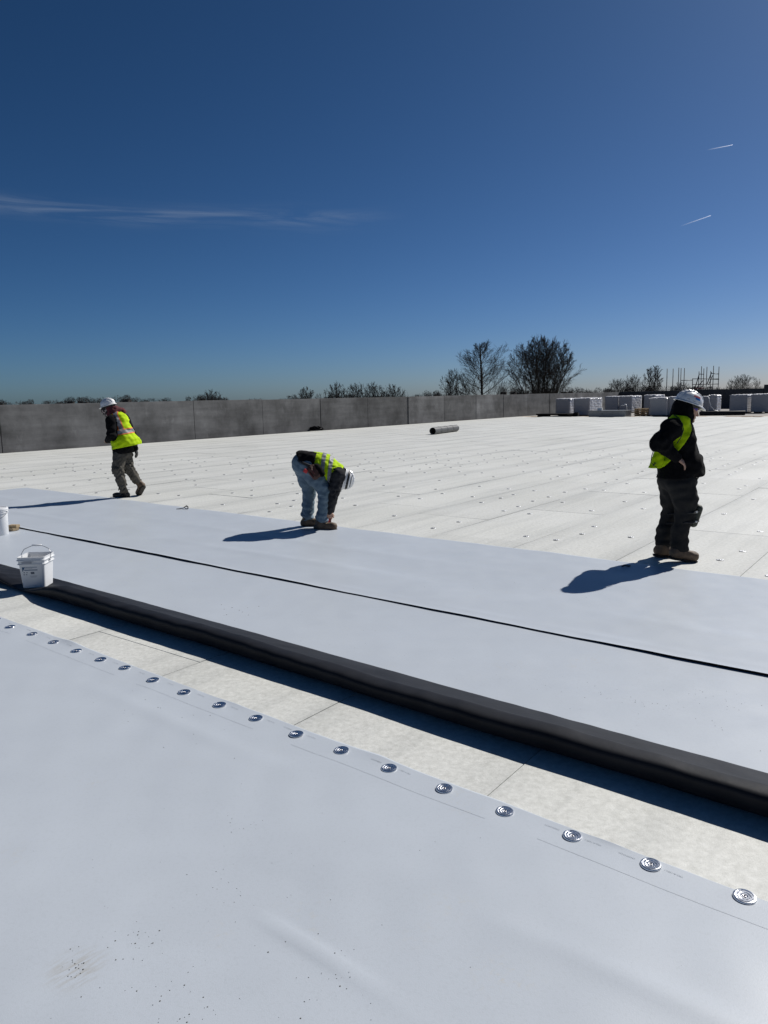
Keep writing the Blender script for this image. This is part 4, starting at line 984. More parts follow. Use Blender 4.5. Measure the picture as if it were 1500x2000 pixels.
    link('reflective_stripe', band(vm, 'reflective_stripe', M_tape, pc, ta, -0.045, 0.022, 0.006), vo)
    for a, b_ in ((-0.062, -0.045), (0.022, 0.038)): link('orange_trim', band(vm, 'orange_trim', M_orange, pc, ta, a, b_, 0.005), vo)
    # stripe over the shoulder
    sn = Vector((0.93, 0.0, 0.36)).normalized()
    def strip(a, b_, m, name, push):
        me = band(vm, name, m, J(236, 822), sn, a, b_, push); clip(me, [(pc + ta * 0.03, -ta)]); clip(me, [(J(236, 822, 0.02), (0, 1, 0))]); return link(name, me, vo)
    strip(-0.03, 0.035, M_tape, 'reflective_stripe', 0.007); strip(-0.045, -0.03, M_orange, 'orange_trim', 0.006); strip(0.035, 0.05, M_orange, 'orange_trim', 0.006)
    boot(root, hl_n, to_n, J(242, 956, -0.04), M_bootdark, 0.05); boot(root, hl_f, to_f, J(270, 941, 0.15), M_boot, 0.052)
    hf = J(198, 795.5) - J(228, 787); hf = hf + Vector((0, 0.08, 0)); hu = Vector((-0.28, 0, 0.96))
    helmet(root, J(211.5, 792), hf, hu, 1.02)
    gl = Field(); hand(gl, wr_f, Vector((0.25, 0, -1)), (-1, 0, 0), 1, 1.0, 0.3); gl = gl.grown(0.007); gl.cone(wr_f + Vector((0, 0, 0.06)), wr_f, 0.04, 0.036)
    link('glove', gl.mesh('glove', M_strap, 0.006), root)
worker_right(); worker_bending(); worker_walking()

# ================================================================== THINGS ON THE ROOF
M_white = mat('white_plastic', (0.74, 0.75, 0.76), 0.35, spec=0.5, var=0.03, vscale=5)
M_wire = mat('bail_wire', (0.30, 0.30, 0.31), 0.35, metal=1.0)
# ---- square pail standing on the folded flap
def square_pail():
    base = uv(-7.035, 3.292, 0.028); rz = R(2)
    root = empty('square_pail', base, rz); tag(root, 'white square plastic pail with blue label and raised wire handle', 'bucket')
    def ring(h, z, r, n=6):
        pts = []
        for sx_, sy_ in ((1, 1), (-1, 1), (-1, -1), (1, -1)):
            a0_ = math.atan2(sy_, sx_) - math.pi / 4
            for k in range(n + 1):
                q = a0_ + (math.pi / 2) * k / n; pts.append((sx_ * (h - r) + r * math.cos(q), sy_ * (h - r) + r * math.sin(q), z))
        return pts
    prof = [(0.100, 0.0, 0.03), (0.106, 0.004, 0.03), (0.121, 0.225, 0.03), (0.1225, 0.232, 0.03), (0.1315, 0.233, 0.032), (0.1315, 0.239, 0.032), (0.1245, 0.241, 0.03), (0.1255, 0.268, 0.03), (0.1355, 0.270, 0.033), (0.1355, 0.277, 0.033), (0.128, 0.279, 0.03), (0.1285, 0.298, 0.03), (0.131, 0.300, 0.03), (0.131, 0.304, 0.03), (0.1255, 0.305, 0.03), (0.122, 0.27, 0.03), (0.1185, 0.222, 0.03), (0.102, 0.006, 0.028)]
    vs_ = []; n = 28
    for h, z, r in prof: vs_ += ring(h, z, r)
    fs_ = [(i * n + j, i * n + (j + 1) % n, (i + 1) * n + (j + 1) % n, (i + 1) * n + j) for i in range(len(prof) - 1) for j in range(n)]
    fs_.append(tuple(range(n))[::-1]); fs_.append(tuple((len(prof) - 1) * n + j for j in range(n)))
    b = MB(); b.add(vs_, fs_); link('body', b.mesh('body', M_white, smooth=True), root)
    # printed label on the face towards the camera (local -y)
    def face_y(z): return -(0.106 + (0.121 - 0.106) * z / 0.225) - 0.0012
    def decal(name, m, x0, x1, z0, z1, lift=0.0, pts=None):
        b = MB(); q = pts if pts else [(x0, z0), (x1, z0), (x1, z1), (x0, z1)]
        b.add([(x, face_y(z) - lift, z) for x, z in q], [tuple(range(len(q)))]); return link(name, b.mesh(name, m), root)
    M_lb = mat('label_blue', (0.012, 0.085, 0.19), 0.5); M_lg = mat('label_grey', (0.12, 0.14, 0.18), 0.5)
    decal('label_mark', M_lb, -0.085, 0.055, 0.205, 0.209); decal('label_mark', M_lb, -0.066, 0.057, 0.176, 0.184)
    decal('label_mark', M_lb, 0, 0, 0, 0, 0, [(-0.085, 0.166), (-0.080, 0.168), (-0.060, 0.205), (-0.085, 0.205)])
    decal('label_mark', M_lg, -0.058, 0.012, 0.195, 0.1975); decal('label_mark', M_lg, -0.009, 0.025, 0.140, 0.162, 0.0004)
    for x, z in ((-0.075, 0.152), (-0.050, 0.152), (-0.078, 0.132), (-0.055, 0.132)): decal('label_mark', M_lg, x, x + 0.012, z, z + 0.007)
    for k in range(3): decal('label_mark', mat('label_pale', (0.36, 0.38, 0.42), 0.5), -0.02 + 0.004 * k, 0.050 - 0.006 * k, 0.122 - 0.007 * k, 0.1245 - 0.007 * k)
    decal('label_mark', MATS['label_pale'], -0.075, 0.018, 0.247, 0.263, 0.018)
    # wire bail with its grip, hinged on the sides, standing up
    b = MB(); pth = [(0.139, 0.0, 0.255), (0.140, 0.012, 0.31), (0.120, 0.035, 0.352), (0.075, 0.045, 0.372), (0.04, 0.048, 0.385)]
    pth += [(-x, y, z) for x, y, z in pth[::-1]]
    b.tube(pth, 0.0028, 6); hd = b.build('handle', M_wire, root, smooth='all')
    b = MB(); b.tube([(-0.045, 0.0485, 0.386), (0.045, 0.0485, 0.386)], 0.008, 10); link('grip', b.mesh('grip', M_white, smooth='all'), hd)
    for s_ in (-1, 1):
        b = MB(); b.tube([(s_ * 0.124, 0, 0.255), (s_ * 0.142, 0, 0.255)], 0.011, 10); link('ear', b.mesh('ear', M_white, smooth=True), root)
square_pail()
# ---- round bucket at the left edge
def round_bucket():
    root = empty('round_bucket', ground(-4, 1045) + Vector((0, 0, 0.008))); tag(root, 'tall round white bucket cut off by the left edge of the picture', 'bucket')
    b = MB(); b.lathe([(0.0, 0.004), (0.128, 0.004), (0.132, 0.0), (0.136, 0.006), (0.147, 0.29), (0.1475, 0.298), (0.156, 0.299), (0.156, 0.306), (0.149, 0.308), (0.1495, 0.322), (0.158, 0.324), (0.158, 0.331), (0.150, 0.333), (0.151, 0.355), (0.1545, 0.357)], 40)
    link('body', b.mesh('body', M_white, smooth=True), root)
    b = MB(); b.lathe([(0.0, 0.366), (0.13, 0.366), (0.134, 0.371), (0.147, 0.373), (0.156, 0.369), (0.1595, 0.36), (0.1595, 0.345), (0.1555, 0.345), (0.1555, 0.358), (0.0, 0.360)], 40)
    link('lid', b.mesh('lid', M_white, smooth=True), root)
    b = MB(); b.tube([(0.163 * math.cos(t), 0.163 * math.sin(t), 0.315 - 0.10 * abs(math.sin(t)) if False else 0.315 - 0.11 * max(0, -math.sin(t))) for t in np.linspace(math.pi, 2 * math.pi, 17)], 0.0028, 6); link('handle', b.mesh('handle', M_wire, smooth='all'), root)
    for s_ in (-1, 1):
        b = MB(); b.tube([(s_ * 0.145, 0, 0.315), (s_ * 0.168, 0, 0.315)], 0.012, 10); link('ear', b.mesh('ear', M_white, smooth=True), root)
round_bucket()
# ---- offcut of timber behind it
w = empty('timber_offcut', ground(25, 1037) + Vector((0, 0, 0.012)), R(-30)); tag(w, 'short tan timber offcut lying behind the round bucket', 'timber')
M_tim = mat('raw_timber', (0.30, 0.22, 0.12), 0.8, color2=(0.42, 0.32, 0.2), vscale=6, stretch=(1, 9, 9))
b = MB(); b.box((-0.05, 0, 0.019), (0.26, 0.09, 0.038), 0.0); b.build('board', M_tim, w, bevel=0.003)
b = MB(); b.box((0.01, 0.02, 0.057), (0.13, 0.08, 0.036), 0.35); b.build('board', M_tim, w, bevel=0.003)
# ---- crumpled strap and bits near the sheet's edge
b = MB(); p = ground(360, 994, 0.012)
b.tube([p + Vector(q) for q in ((-0.13, 0, 0.0), (-0.08, 0.0, 0.004), (-0.02, 0.02, 0.012), (0.02, 0.03, 0.04), (0.06, 0.02, 0.02), (0.07, -0.02, 0.01), (0.03, -0.03, 0.006), (0.0, 0.01, 0.03), (0.03, 0.05, 0.05), (0.05, 0.06, 0.02))], 0.0075, 6)
tag(b.build('wire_scrap', mat('dark_wire', (0.05, 0.05, 0.055), 0.5), smooth='all'), 'small crumpled dark wire scrap on the edge of the white sheet', 'scrap')
b = MB(); p = ground(1222, 1106, 0.014)
b.tube([p + Vector(q) for q in ((-0.04, 0, 0), (-0.01, 0.01, 0.008), (0.03, 0.0, 0.003), (0.05, 0.02, 0.002))], 0.008, 6); tag(b.build('wire_scrap', MATS['dark_wire'], smooth='all'), 'tiny dark scrap lying in the shadow of the worker in black', 'scrap')
# ---- grey pipe lying on the boards
def pipe():
    a, c = ground(858, 848.5), ground(893, 841); a.z = c.z = 0
    a = foot(845, 34.9); c = foot(891, 37.6); r = 0.165; dvec = (c - a); L = dvec.length
    root = empty('metal_pipe', a + Vector((0, 0, r)), math.atan2(dvec.y, dvec.x)); tag(root, 'open ended grey metal pipe section lying on the white boards', 'pipe')
    M_pipe = mat('galvanized_pipe', (0.10, 0.103, 0.106), 0.55, metal=0.0, spec=0.3, var=0.15, vscale=6)
    n = 28; b = MB(); st = [(x, r) for x in np.linspace(0, L, 9)] ; pr = st + [(x, r - 0.012) for x, _ in st[::-1]]
    vs_ = [(x, rr * math.cos(2 * math.pi * j / n), rr * math.sin(2 * math.pi * j / n)) for x, rr in pr for j in range(n)]; m_ = len(pr)
    b.add(vs_, [(i * n + j, i * n + (j + 1) % n, ((i + 1) % m_) * n + (j + 1) % n, ((i + 1) % m_) * n + j) for i in range(m_) for j in range(n)])
    link('tube', b.mesh('tube', M_pipe, smooth=True), root)
    for k in range(1, 4):
        b = MB(); x0 = L * k / 4; b.add([(x0 + dx, rr * math.cos(2 * math.pi * j / n), rr * math.sin(2 * math.pi * j / n)) for dx, rr in ((-0.012, r + 0.001), (-0.008, r + 0.009), (0.008, r + 0.009), (0.012, r + 0.001)) for j in range(n)], [(i * n + j, i * n + (j + 1) % n, (i + 1) * n + (j + 1) % n, (i + 1) * n + j) for i in range(3) for j in range(n)])
        link('seam_rib', b.mesh('seam_rib', M_pipe, smooth=True), root)
pipe()
# ---- black bag by the wall
f = Field(); p = foot(619, 42.6)
f.cone(p + Vector((-0.3, 0, 0.09)), p + Vector((0.28, 0.05, 0.07)), 0.12, 0.09, 0.06); f.cone(p + Vector((-0.28, 0, 0.10)), p + Vector((-0.12, 0, 0.2)), 0.08, 0.06, 0.06); f.ball(p + Vector((0.05, 0, 0.12)), (0.24, 0.16, 0.11), k=0.06)
bag = link('bag', f.mesh('bag', M_blackcloth, 0.02, folds(61, 0.02, 0.1, 0.3), [half(p, (0, 0, -1))])); tag(bag, 'slumped black bag lying in front of the concrete wall', 'bag')
b = MB(); b.tube([p + Vector(q) for q in ((-0.15, -0.12, 0.15), (-0.02, -0.19, 0.06), (0.15, -0.17, 0.05), (0.28, -0.1, 0.12))], 0.015, 6); b.build('strap', M_strap, bag, smooth='all')

# ---- shrink-wrapped stacks of insulation at the far end
M_wrapshade = mat('shrink_wrap_shaded', (0.30, 0.305, 0.325), 0.4, spec=0.5, var=0.06, vscale=3, bump=0.25, bscale=9, stretch=(1, 1, 4))  # same white wrap, shade on the near and back faces put into its colour
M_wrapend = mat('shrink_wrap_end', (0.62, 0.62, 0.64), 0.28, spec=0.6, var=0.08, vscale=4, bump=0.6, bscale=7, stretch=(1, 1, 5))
M_sleep = mat('dark_sleeper', (0.06, 0.05, 0.04), 0.8)
def stack(x0, x1, Y, h, label, length=2.44, seed=0, ruffle=0.02, layers=10):
    """x0..x1: image columns of its near face, Y metres ahead"""
    g_ = np.random.RandomState(seed + 100); p0 = foot(x0, Y, -0.05); L0 = p0
    wdt = (x1 - x0) * Y / FPX / (ud.x + (ud.y * -(x0 - 750) / FPX) * 1.0) if False else None
    # width along the row direction so that the near face spans the two columns
    t = 0.5
    for _ in range(25):
        q = p0 + ud * t; v = np.array([q.x, q.y, q.z - EYE]); x = 750 + FPX * (v @ rt) / (v @ fw); t += (x1 - x) * Y / FPX * 0.8
    root = empty('insulation_stack', p0 + ud * t / 2, A_U); tag(root, label, 'stack', 'shrink wrapped insulation stacks')
    w_ = t; z0 = 0.09
    for k in (-1, 1):
        b = MB(); b.box((k * w_ * 0.3, length / 2, z0 / 2), (0.12, length * 0.94, z0)); b.build('sleeper', M_sleep, root)
    # wrap: side walls pulled into soft horizontal ridges
    n1, n2, nz2 = 10, 18, 40; per = []
    for i in range(n1): per.append((-w_ / 2 + w_ * i / n1, 0, 0, -1))
    for i in range(n2): per.append((w_ / 2, length * i / n2, 1, 0))
    for i in range(n1): per.append((w_ / 2 - w_ * i / n1, length, 0, 1))
    for i in range(n2): per.append((-w_ / 2, length - length * i / n2, -1, 0))
    wv = wave(seed + 5, 9, 0.15, 0.8, 3); vs_ = []; npz = len(per)
    for k in range(nz2 + 1):
        z = z0 + (h - z0) * k / nz2
        for (x, y, nx_, ny_) in per:
            amp = ruffle if nx_ else ruffle * 0.22
            r_ = amp * (0.6 * math.sin(2 * math.pi * layers * (z - z0) / (h - z0) + 0.8 * math.sin(3 * y + seed)) + 0.5 * float(wv(x * 1.0, y * 1.0, z * 3.0)))
            tuck = -0.02 * (1 if k in (0, nz2) else 0)
            vs_.append((x + nx_ * (r_ + tuck), y + ny_ * (r_ + tuck), z + (0.012 * float(wv(x * 2, y * 2, 1.0)) if k == nz2 else 0)))
    b = MB(); fs_ = [(k * npz + j, k * npz + (j + 1) % npz, (k + 1) * npz + (j + 1) % npz, (k + 1) * npz + j) for k in range(nz2) for j in range(npz)]
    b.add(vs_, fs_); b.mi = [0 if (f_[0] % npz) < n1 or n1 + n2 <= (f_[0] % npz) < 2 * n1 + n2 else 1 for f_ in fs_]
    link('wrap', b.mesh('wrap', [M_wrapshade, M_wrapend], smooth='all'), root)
    # crumpled top sheet with ruffled rim
    nu_, nv_ = 14, 24; xs = np.linspace(-w_ / 2 - 0.03, w_ / 2 + 0.03, nu_); ys = np.linspace(-0.03, length + 0.03, nv_); XX, YY = np.meshgrid(xs, ys, indexing='ij')
    ZZ = h + 0.015 + 0.022 * wave(seed + 9, 10, 0.12, 0.6)(XX, YY); edge_ = np.minimum(np.minimum(XX - xs[0], xs[-1] - XX), np.minimum(YY - ys[0], ys[-1] - YY)); ZZ = ZZ - 0.06 * np.exp(-edge_ / 0.02)
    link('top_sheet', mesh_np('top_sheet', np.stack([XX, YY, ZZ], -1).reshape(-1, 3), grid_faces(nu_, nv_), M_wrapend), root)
    return root
stack(1085, 1112, 62.5, 1.40, 'leftmost wrapped white insulation stack beside the concrete wall', seed=1)
stack(1120, 1151, 60.0, 1.42, 'wrapped white insulation stack right behind the metal curb box, second from the left', seed=2)
stack(1181, 1206, 68, 1.46, 'wrapped insulation stack in the back row, leftmost behind the metal curb box', seed=3)
stack(1208.5, 1233, 67, 1.48, 'wrapped insulation stack with ruffled end in the back row, middle one', seed=4, length=2.44)
stack(1257, 1279, 67, 1.52, 'wrapped insulation stack in the back row, nearest to the front pair', seed=5)
stack(1267, 1301, 55.5, 1.36, 'front wrapped insulation stack beside the pile of wooden pallets', seed=6, ruffle=0.012)
stack(1303, 1334, 55.0, 1.40, 'front wrapped insulation stack partly hidden by the head of the worker in black', seed=7, ruffle=0.012)
stack(1366, 1383, 66, 1.30, 'narrow ruffled insulation stack showing in front of the white helmet', length=1.3, seed=8, ruffle=0.03)
stack(1383, 1399, 64, 1.42, 'loosely wrapped insulation stack with torn plastic, right of the white helmet', length=1.3, seed=9, ruffle=0.04)
stack(1424, 1458, 59, 1.42, 'wrapped insulation stack on the right with a dark gap at its right', seed=10, ruffle=0.012)
stack(1466, 1502, 58, 1.44, 'rightmost wrapped insulation stack at the edge of the picture', seed=11, ruffle=0.012)
# ---- sheet metal curb box
def curb():
    p0 = foot(1150, 56.5, -0.05); t = 2.7
    for _ in range(25):
        q = p0 + ud * t; v = np.array([q.x, q.y, q.z - EYE]); t += (1221 - (750 + FPX * (v @ rt) / (v @ fw))) * 56 / FPX * 0.7
    root = empty('curb_box', p0 + ud * t / 2, A_U); tag(root, 'low galvanized sheet metal curb box in front of the stacks', 'metal box')
    Mg = mat('galvanized_sheet', (0.24, 0.245, 0.25), 0.45, metal=0.3, var=0.12, vscale=3)
    b = MB(); b.box((0, 0.6, 0.24), (t, 1.2, 0.48)); b.build('body', Mg, root, bevel=0.01)
    b = MB(); b.box((0, 0.6, 0.497), (t + 0.16, 1.36, 0.03)); b.build('flange', Mg, root, bevel=0.006)
    b = MB(); b.box((-0.35, -0.008, 0.26), (0.10, 0.012, 0.025)); b.build('label_plate', M_strap, root)
    o = empty('small_box', root.matrix_basis @ Vector((-0.75, 0.5, 0.512))); tag(o, 'small white carton on top of the metal curb box', 'box'); o.rotation_euler = (0, 0, A_U + 0.2)
    b = MB(); b.box((0, 0, 0.1), (0.34, 0.26, 0.2)); b.build('carton', M_white, o, bevel=0.008); b = MB(); b.box((0, 0, 0.203), (0.35, 0.05, 0.004)); b.build('flap_tape', mat('carton_tape', (0.4, 0.36, 0.28), 0.4), o)
    f_ = MB(); q = root.matrix_basis @ Vector((0.95, 0.7, 0.512))
    f_.tube([q + Vector(v) for v in ((0.28, 0, 0), (0.28, 0, 0.28), (0.24, 0, 0.38), (0.14, 0, 0.42), (0.02, 0, 0.36), (-0.06, 0, 0.37), (-0.14, 0, 0.34))], [0.03, 0.03, 0.035, 0.03, 0.03, 0.028, 0.026], 8)
    f_.tube([q + Vector((0.14, 0, 0.42)), q + Vector((0.14, 0, 0.5))], 0.03, 8); tag(f_.build('vent_fitting', mat('bright_steel', (0.75, 0.75, 0.76), 0.25, metal=1), smooth='all'), 'curved shiny metal fitting standing on the metal curb box', 'fitting')
curb()
# ---- pile of wooden pallets
def pallets():
    p0 = foot(1237, 56.6, -0.05)
    for k in range(4):
        root = empty('wooden_pallet', p0 + ud * 0.55 + Vector((0, 0, 0.002 + k * 0.152)), A_U + rng.uniform(-0.03, 0.03)); tag(root, ('lowest wooden pallet in the pile right of the curb box', 'second wooden pallet from the bottom of the pile', 'third wooden pallet from the bottom of the pile', 'topmost wooden pallet of the pile right of the curb box')[k], 'pallet', 'stacked wooden pallets')
        for x in (-0.45, 0, 0.45):
            b = MB(); b.box((x, 0.5, 0.068), (0.045, 1.0, 0.09)); b.build('stringer', M_tim, root)
        for j in range(6):
            b = MB(); b.box((0, 0.06 + j * 0.176, 0.1245), (1.1, 0.1, 0.02)); b.build('slat', M_tim, root)
        for j in range(3):
            b = MB(); b.box((0, 0.06 + j * 0.44, 0.0115), (1.1, 0.1, 0.02)); b.build('slat', M_tim, root)
pallets()
# ---- black rolls and mats on the far deck
def roll(xa, xb, Y, r, label, z=-0.05):
    a, c = foot(xa, Y, z), foot(xb, Y - 0.8, z); dv = c - a; root = empty('membrane_roll', a + Vector((0, 0, r)), math.atan2(dv.y, dv.x)); tag(root, label, 'roll'); L = dv.length
    n = 20; b = MB(); pr = [(0, r * 0.3), (0, r * 0.96), (0.02, r), (L - 0.02, r), (L, r * 0.96), (L, r * 0.3)]
    b.add([(x, q * math.cos(2 * math.pi * j / n), q * math.sin(2 * math.pi * j / n)) for x, q in pr for j in range(n)], [(i * n + j, i * n + (j + 1) % n, (i + 1) * n + (j + 1) % n, (i + 1) * n + j) for i in range(5) for j in range(n)])
    link('sheet', b.mesh('sheet', M_black, smooth=True), root)
    b = MB(); b.tube([(-0.03, 0, 0), (L + 0.03, 0, 0)], r * 0.3, 12); link('core', b.mesh('core', mat('card_core', (0.2, 0.15, 0.1), 0.8), smooth=True), root)
roll(1366, 1455, 55, 0.16, 'long black roll lying on the far deck behind the worker in black')
mt = empty('plastic_pallet', foot(1050, 59.5, -0.05) , A_U); tag(mt, 'low flat black platform lying at the foot of the concrete wall', 'platform')
b = MB(); b.box((1.2, 0.6, 0.22), (2.7, 1.2, 0.12)); b.build('top', M_blackcloth, mt, bevel=0.03)
for x in (0.25, 2.2):
    b = MB(); b.box((x, 0.6, 0.09), (0.6, 1.1, 0.13)); b.build('foot', M_blackcloth, mt)
b = MB(); b.box((2.9, 0.5, 0.17), (0.35, 0.5, 0.3), 0.2); b.box((2.9, 0.5, 0.34), (0.25, 0.3, 0.08), 0.4); o = b.build('tool_case', M_blackcloth, bevel=0.02); o.matrix_world = mt.matrix_basis @ Matrix.Translation((0.15, 0, 0)); tag(o, 'small black case between the two left wrapped stacks', 'case')
# hose from the torn stack
b = MB(); q = foot(1383, 63.2, -0.05)
b.tube([q + Vector(v) for v in ((0.0, 0, 1.25), (0.03, -0.1, 0.9), (0.15, -0.15, 0.5), (0.4, -0.2, 0.18), (0.8, -0.3, 0.06), (1.4, -0.5, 0.03), (2.2, -0.6, 0.03), (3.0, -0.9, 0.03))], 0.025, 6); tag(b.build('white_hose', M_white, smooth='all'), 'white hose drooping from the torn stack onto the deck', 'hose')

# ---- scaffold stair tower beyond the dark wall
def scaffold():
    Y = 88.0; S = lambda x, y, dy=0: at(x, y, Y + dy)
    root = empty('scaffold', foot(1370, Y, -9.0)); tag(root, 'dark steel scaffold stair tower with guard rails above the far wall', 'scaffold'); o0 = root.location.copy()
    Ms = mat('scaffold_steel', (0.05, 0.055, 0.065), 0.5, metal=0.6); Mr = mat('red_steel', (0.16, 0.02, 0.03), 0.5)
    def bar(name, pts, r=0.042, m=Ms):
        b_ = MB(); b_.tube([p - o0 for p in pts], r, 6); return b_.build(name, m, root, smooth='all')
    for (x, yt, dy) in ((1303.3, 720, 0), (1315, 720, 0), (1326, 718, 0), (1330.5, 719, 1.5), (1337, 719, 0), (1353, 739, 0), (1365.5, 725.5, 1.2), (1370.5, 715.5, 0), (1375, 719.5, 1.2), (1381, 716.5, 0), (1388.5, 724.5, 1.2), (1394, 714.5, 0), (1404.5, 716, 0)):
        p = S(x, yt, dy); q = p.copy(); q.z = -8.9; bar('upright', [q, p])
    for (xa, ya, xb, yb, dy) in ((1330.5, 743, 1353, 742.5, 0), (1353, 740, 1404, 740, 0), (1353, 751, 1404, 750, 0), (1330.5, 753, 1337, 753, 0), (1365.5, 730.5, 1375, 731, 1.2), (1388.5, 729.5, 1404.5, 730.5, 0), (1388.5, 740.5, 1404.5, 741, 1.2)):
        bar('rail', [S(xa, ya, dy), S(xb, yb, dy)])
    for (xa, ya, xb, yb, dy) in ((1358, 756, 1366, 730, 0.6), (1361, 757, 1375, 741, 0.6), (1381, 750, 1390, 727, 0.6), (1384, 752, 1392, 733, 0.6)): bar('stair_rail', [S(xa, ya, dy), S(xb, yb, dy)], 0.05)
    for k in range(5): bar('tread', [S(1357, 758 + k * 4, 0.2 * k), S(1376, 758 + k * 4, 0.2 * k)], 0.06, Mr)
scaffold()

# ================================================================== TREES
M_bark = mat('winter_bark', (0.045, 0.038, 0.032), 0.95, var=0.3, vscale=2)
M_twig = mat('winter_twigs', (0.050, 0.042, 0.036), 0.95)
def tree_mesh(seed, height, spread, stems, limbs, sub, twigs, lean=0.55, twiglet=3, r0=0.3, trunk_h=0.3, tw=0.016):
    g_ = random.Random(seed); trunk = MB(); crown = MB()
    def grow(mb, p, d, L, r, n, sides, up_, wob):
        pts = [p]; q = p
        for i in range(n):
            d = (d + Vector((g_.gauss(0, wob), g_.gauss(0, wob), g_.gauss(0, wob) + up_))).normalized(); q = q + d * (L / n); pts.append(q)
        mb.tube(pts, [r * (1 - 0.72 * i / n) for i in range(n + 1)], sides, cap=False); return pts
    def side(d, ang):
        a = Vector((g_.gauss(0, 1), g_.gauss(0, 1), g_.gauss(0, 1))); a = (a - d * a.dot(d)).normalized(); return (d * math.cos(ang) + a * math.sin(ang)).normalized()
    def branch(pts, t):
        i = min(int(t * (len(pts) - 1)), len(pts) - 2); f_ = t * (len(pts) - 1) - i; return pts[i].lerp(pts[i + 1], f_), (pts[i + 1] - pts[i]).normalized()
    zc = height * (0.60 if stems > 1 else trunk_h + 0.17); rz_ = height - zc
    for s_ in range(stems):
        a = s_ * 2.4 + g_.uniform(-0.3, 0.3)
        if stems == 1:
            tr = grow(trunk, Vector((0, 0, 0)), Vector((0.01, 0, 1)), height * 0.97, r0, 12, 7, 0.015, 0.02)
        else:                                            # each stem bends out to its own place under the dome of the crown
            ph = 1.25 * ((s_ + 0.2) / stems) ** 0.75; e = Vector((math.cos(a) * spread * math.sin(ph) * 0.92, math.sin(a) * spread * math.sin(ph) * 0.92, zc + rz_ * math.cos(ph) * 0.96)); c1 = Vector((e.x * 0.22, e.y * 0.22, e.z * 0.62)); p0_ = Vector((math.cos(a) * 0.25, math.sin(a) * 0.25, 0))
            tr = [p0_ * (1 - q) ** 2 + c1 * (2 * q * (1 - q)) + e * q * q + Vector((g_.gauss(0, 0.06), g_.gauss(0, 0.06), 0)) * (q > 0) for q in [k_ / 12 for k_ in range(13)]]
            trunk.tube(tr, [r0 * 0.75 * (1 - 0.86 * k_ / 12) for k_ in range(13)], 6, cap=False)
        for i in range(limbs):
            t = trunk_h + (0.99 - trunk_h) * ((i + g_.random()) / limbs) ** 0.9; p, dd = branch(tr, t)
            az_ = i * 2.4 + g_.uniform(-0.5, 0.5); el_ = g_.uniform(0.15, 0.8) + t * 0.15
            rad_ = Vector((math.cos(az_) * math.cos(el_), math.sin(az_) * math.cos(el_), math.sin(el_)))
            ld = rad_ if stems == 1 else (rad_ * 0.75 + dd * 0.55).normalized()
            q0 = Vector((p.x / spread, p.y / spread, (p.z - zc) / (rz_ if p.z > zc else rz_ * 2.2))); qd = Vector((ld.x / spread, ld.y / spread, ld.z / rz_))
            A_, B_, C_ = qd.dot(qd), q0.dot(qd), q0.dot(q0) - 1; disc = B_ * B_ - A_ * C_; LL = ((-B_ + math.sqrt(disc)) / A_ if disc > 0 and C_ < 0 else spread * 0.12) * g_.uniform(0.7, 1.0)
            LL = max(LL, spread * 0.10) if stems == 1 else min(max(LL, spread * 0.12), spread * 0.8)
            lb = grow(crown, p, ld, LL, max(0.03, r0 * 0.3 * (1.1 - t)), 6, 4, 0.025, 0.05)
            for j in range(sub):
                t2 = 0.15 + 0.85 * (j + g_.random()) / sub; p2, d2 = branch(lb, t2); sl = LL * 0.42 * (1.15 - 0.75 * t2) * g_.uniform(0.7, 1.2)
                sb = grow(crown, p2, side(d2, g_.uniform(0.35, 0.8)), sl, max(tw * 1.4, 0.028 * (1.2 - t2)), 4, 3, 0.05, 0.06)
                for k in range(twigs):
                    t3 = 0.15 + 0.85 * (k + g_.random()) / twigs; p3, d3 = branch(sb, t3); tl_ = sl * 0.5 * g_.uniform(0.6, 1.2)
                    tg = grow(crown, p3, side(d3, g_.uniform(0.35, 0.75)), tl_, tw, 3, 3, 0.06, 0.07)
                    for m_ in range(twiglet):
                        p4, d4 = branch(tg, g_.uniform(0.2, 1)); grow(crown, p4, side(d4, g_.uniform(0.35, 0.8)), tl_ * g_.uniform(0.35, 0.7), tw * 0.7, 2, 3, 0.12, 0.1)
    return trunk, crown
def tree(name, x, ytop, Y, wpx, label, seed, group=None, zb=-9.0, **k):
    top = at(x, ytop, Y); base = Vector((top.x, top.y, zb)); H = top.z - zb; spread = wpx * Y / FPX / 2 * 1.1
    tr, cr = tree_mesh(seed, H, spread, **k)
    root = empty(name, base); tag(root, label, 'tree', group); link('trunk', tr.mesh('trunk', M_bark, smooth='all'), root); link('crown', cr.mesh('crown', M_twig), root); return root
tree('bare_tree', 946, 668, 125, 150, 'tall bare tree with one straight trunk, left of the pair behind the wall', 11, stems=1, limbs=46, sub=11, twigs=6, trunk_h=0.36, r0=0.34, twiglet=2, tw=0.015)
tree('bare_tree', 1059, 658, 118, 148, 'broad dense bare tree with many stems, right of the pair behind the wall', 12, stems=12, limbs=13, sub=9, twigs=6, trunk_h=0.42, r0=0.27, twiglet=2, lean=0.62, tw=0.018)
tree('bare_tree', 1277, 713, 170, 60, 'medium bare tree left of the scaffold posts', 13, stems=4, limbs=14, sub=7, twigs=5, trunk_h=0.35, r0=0.3, tw=0.026)
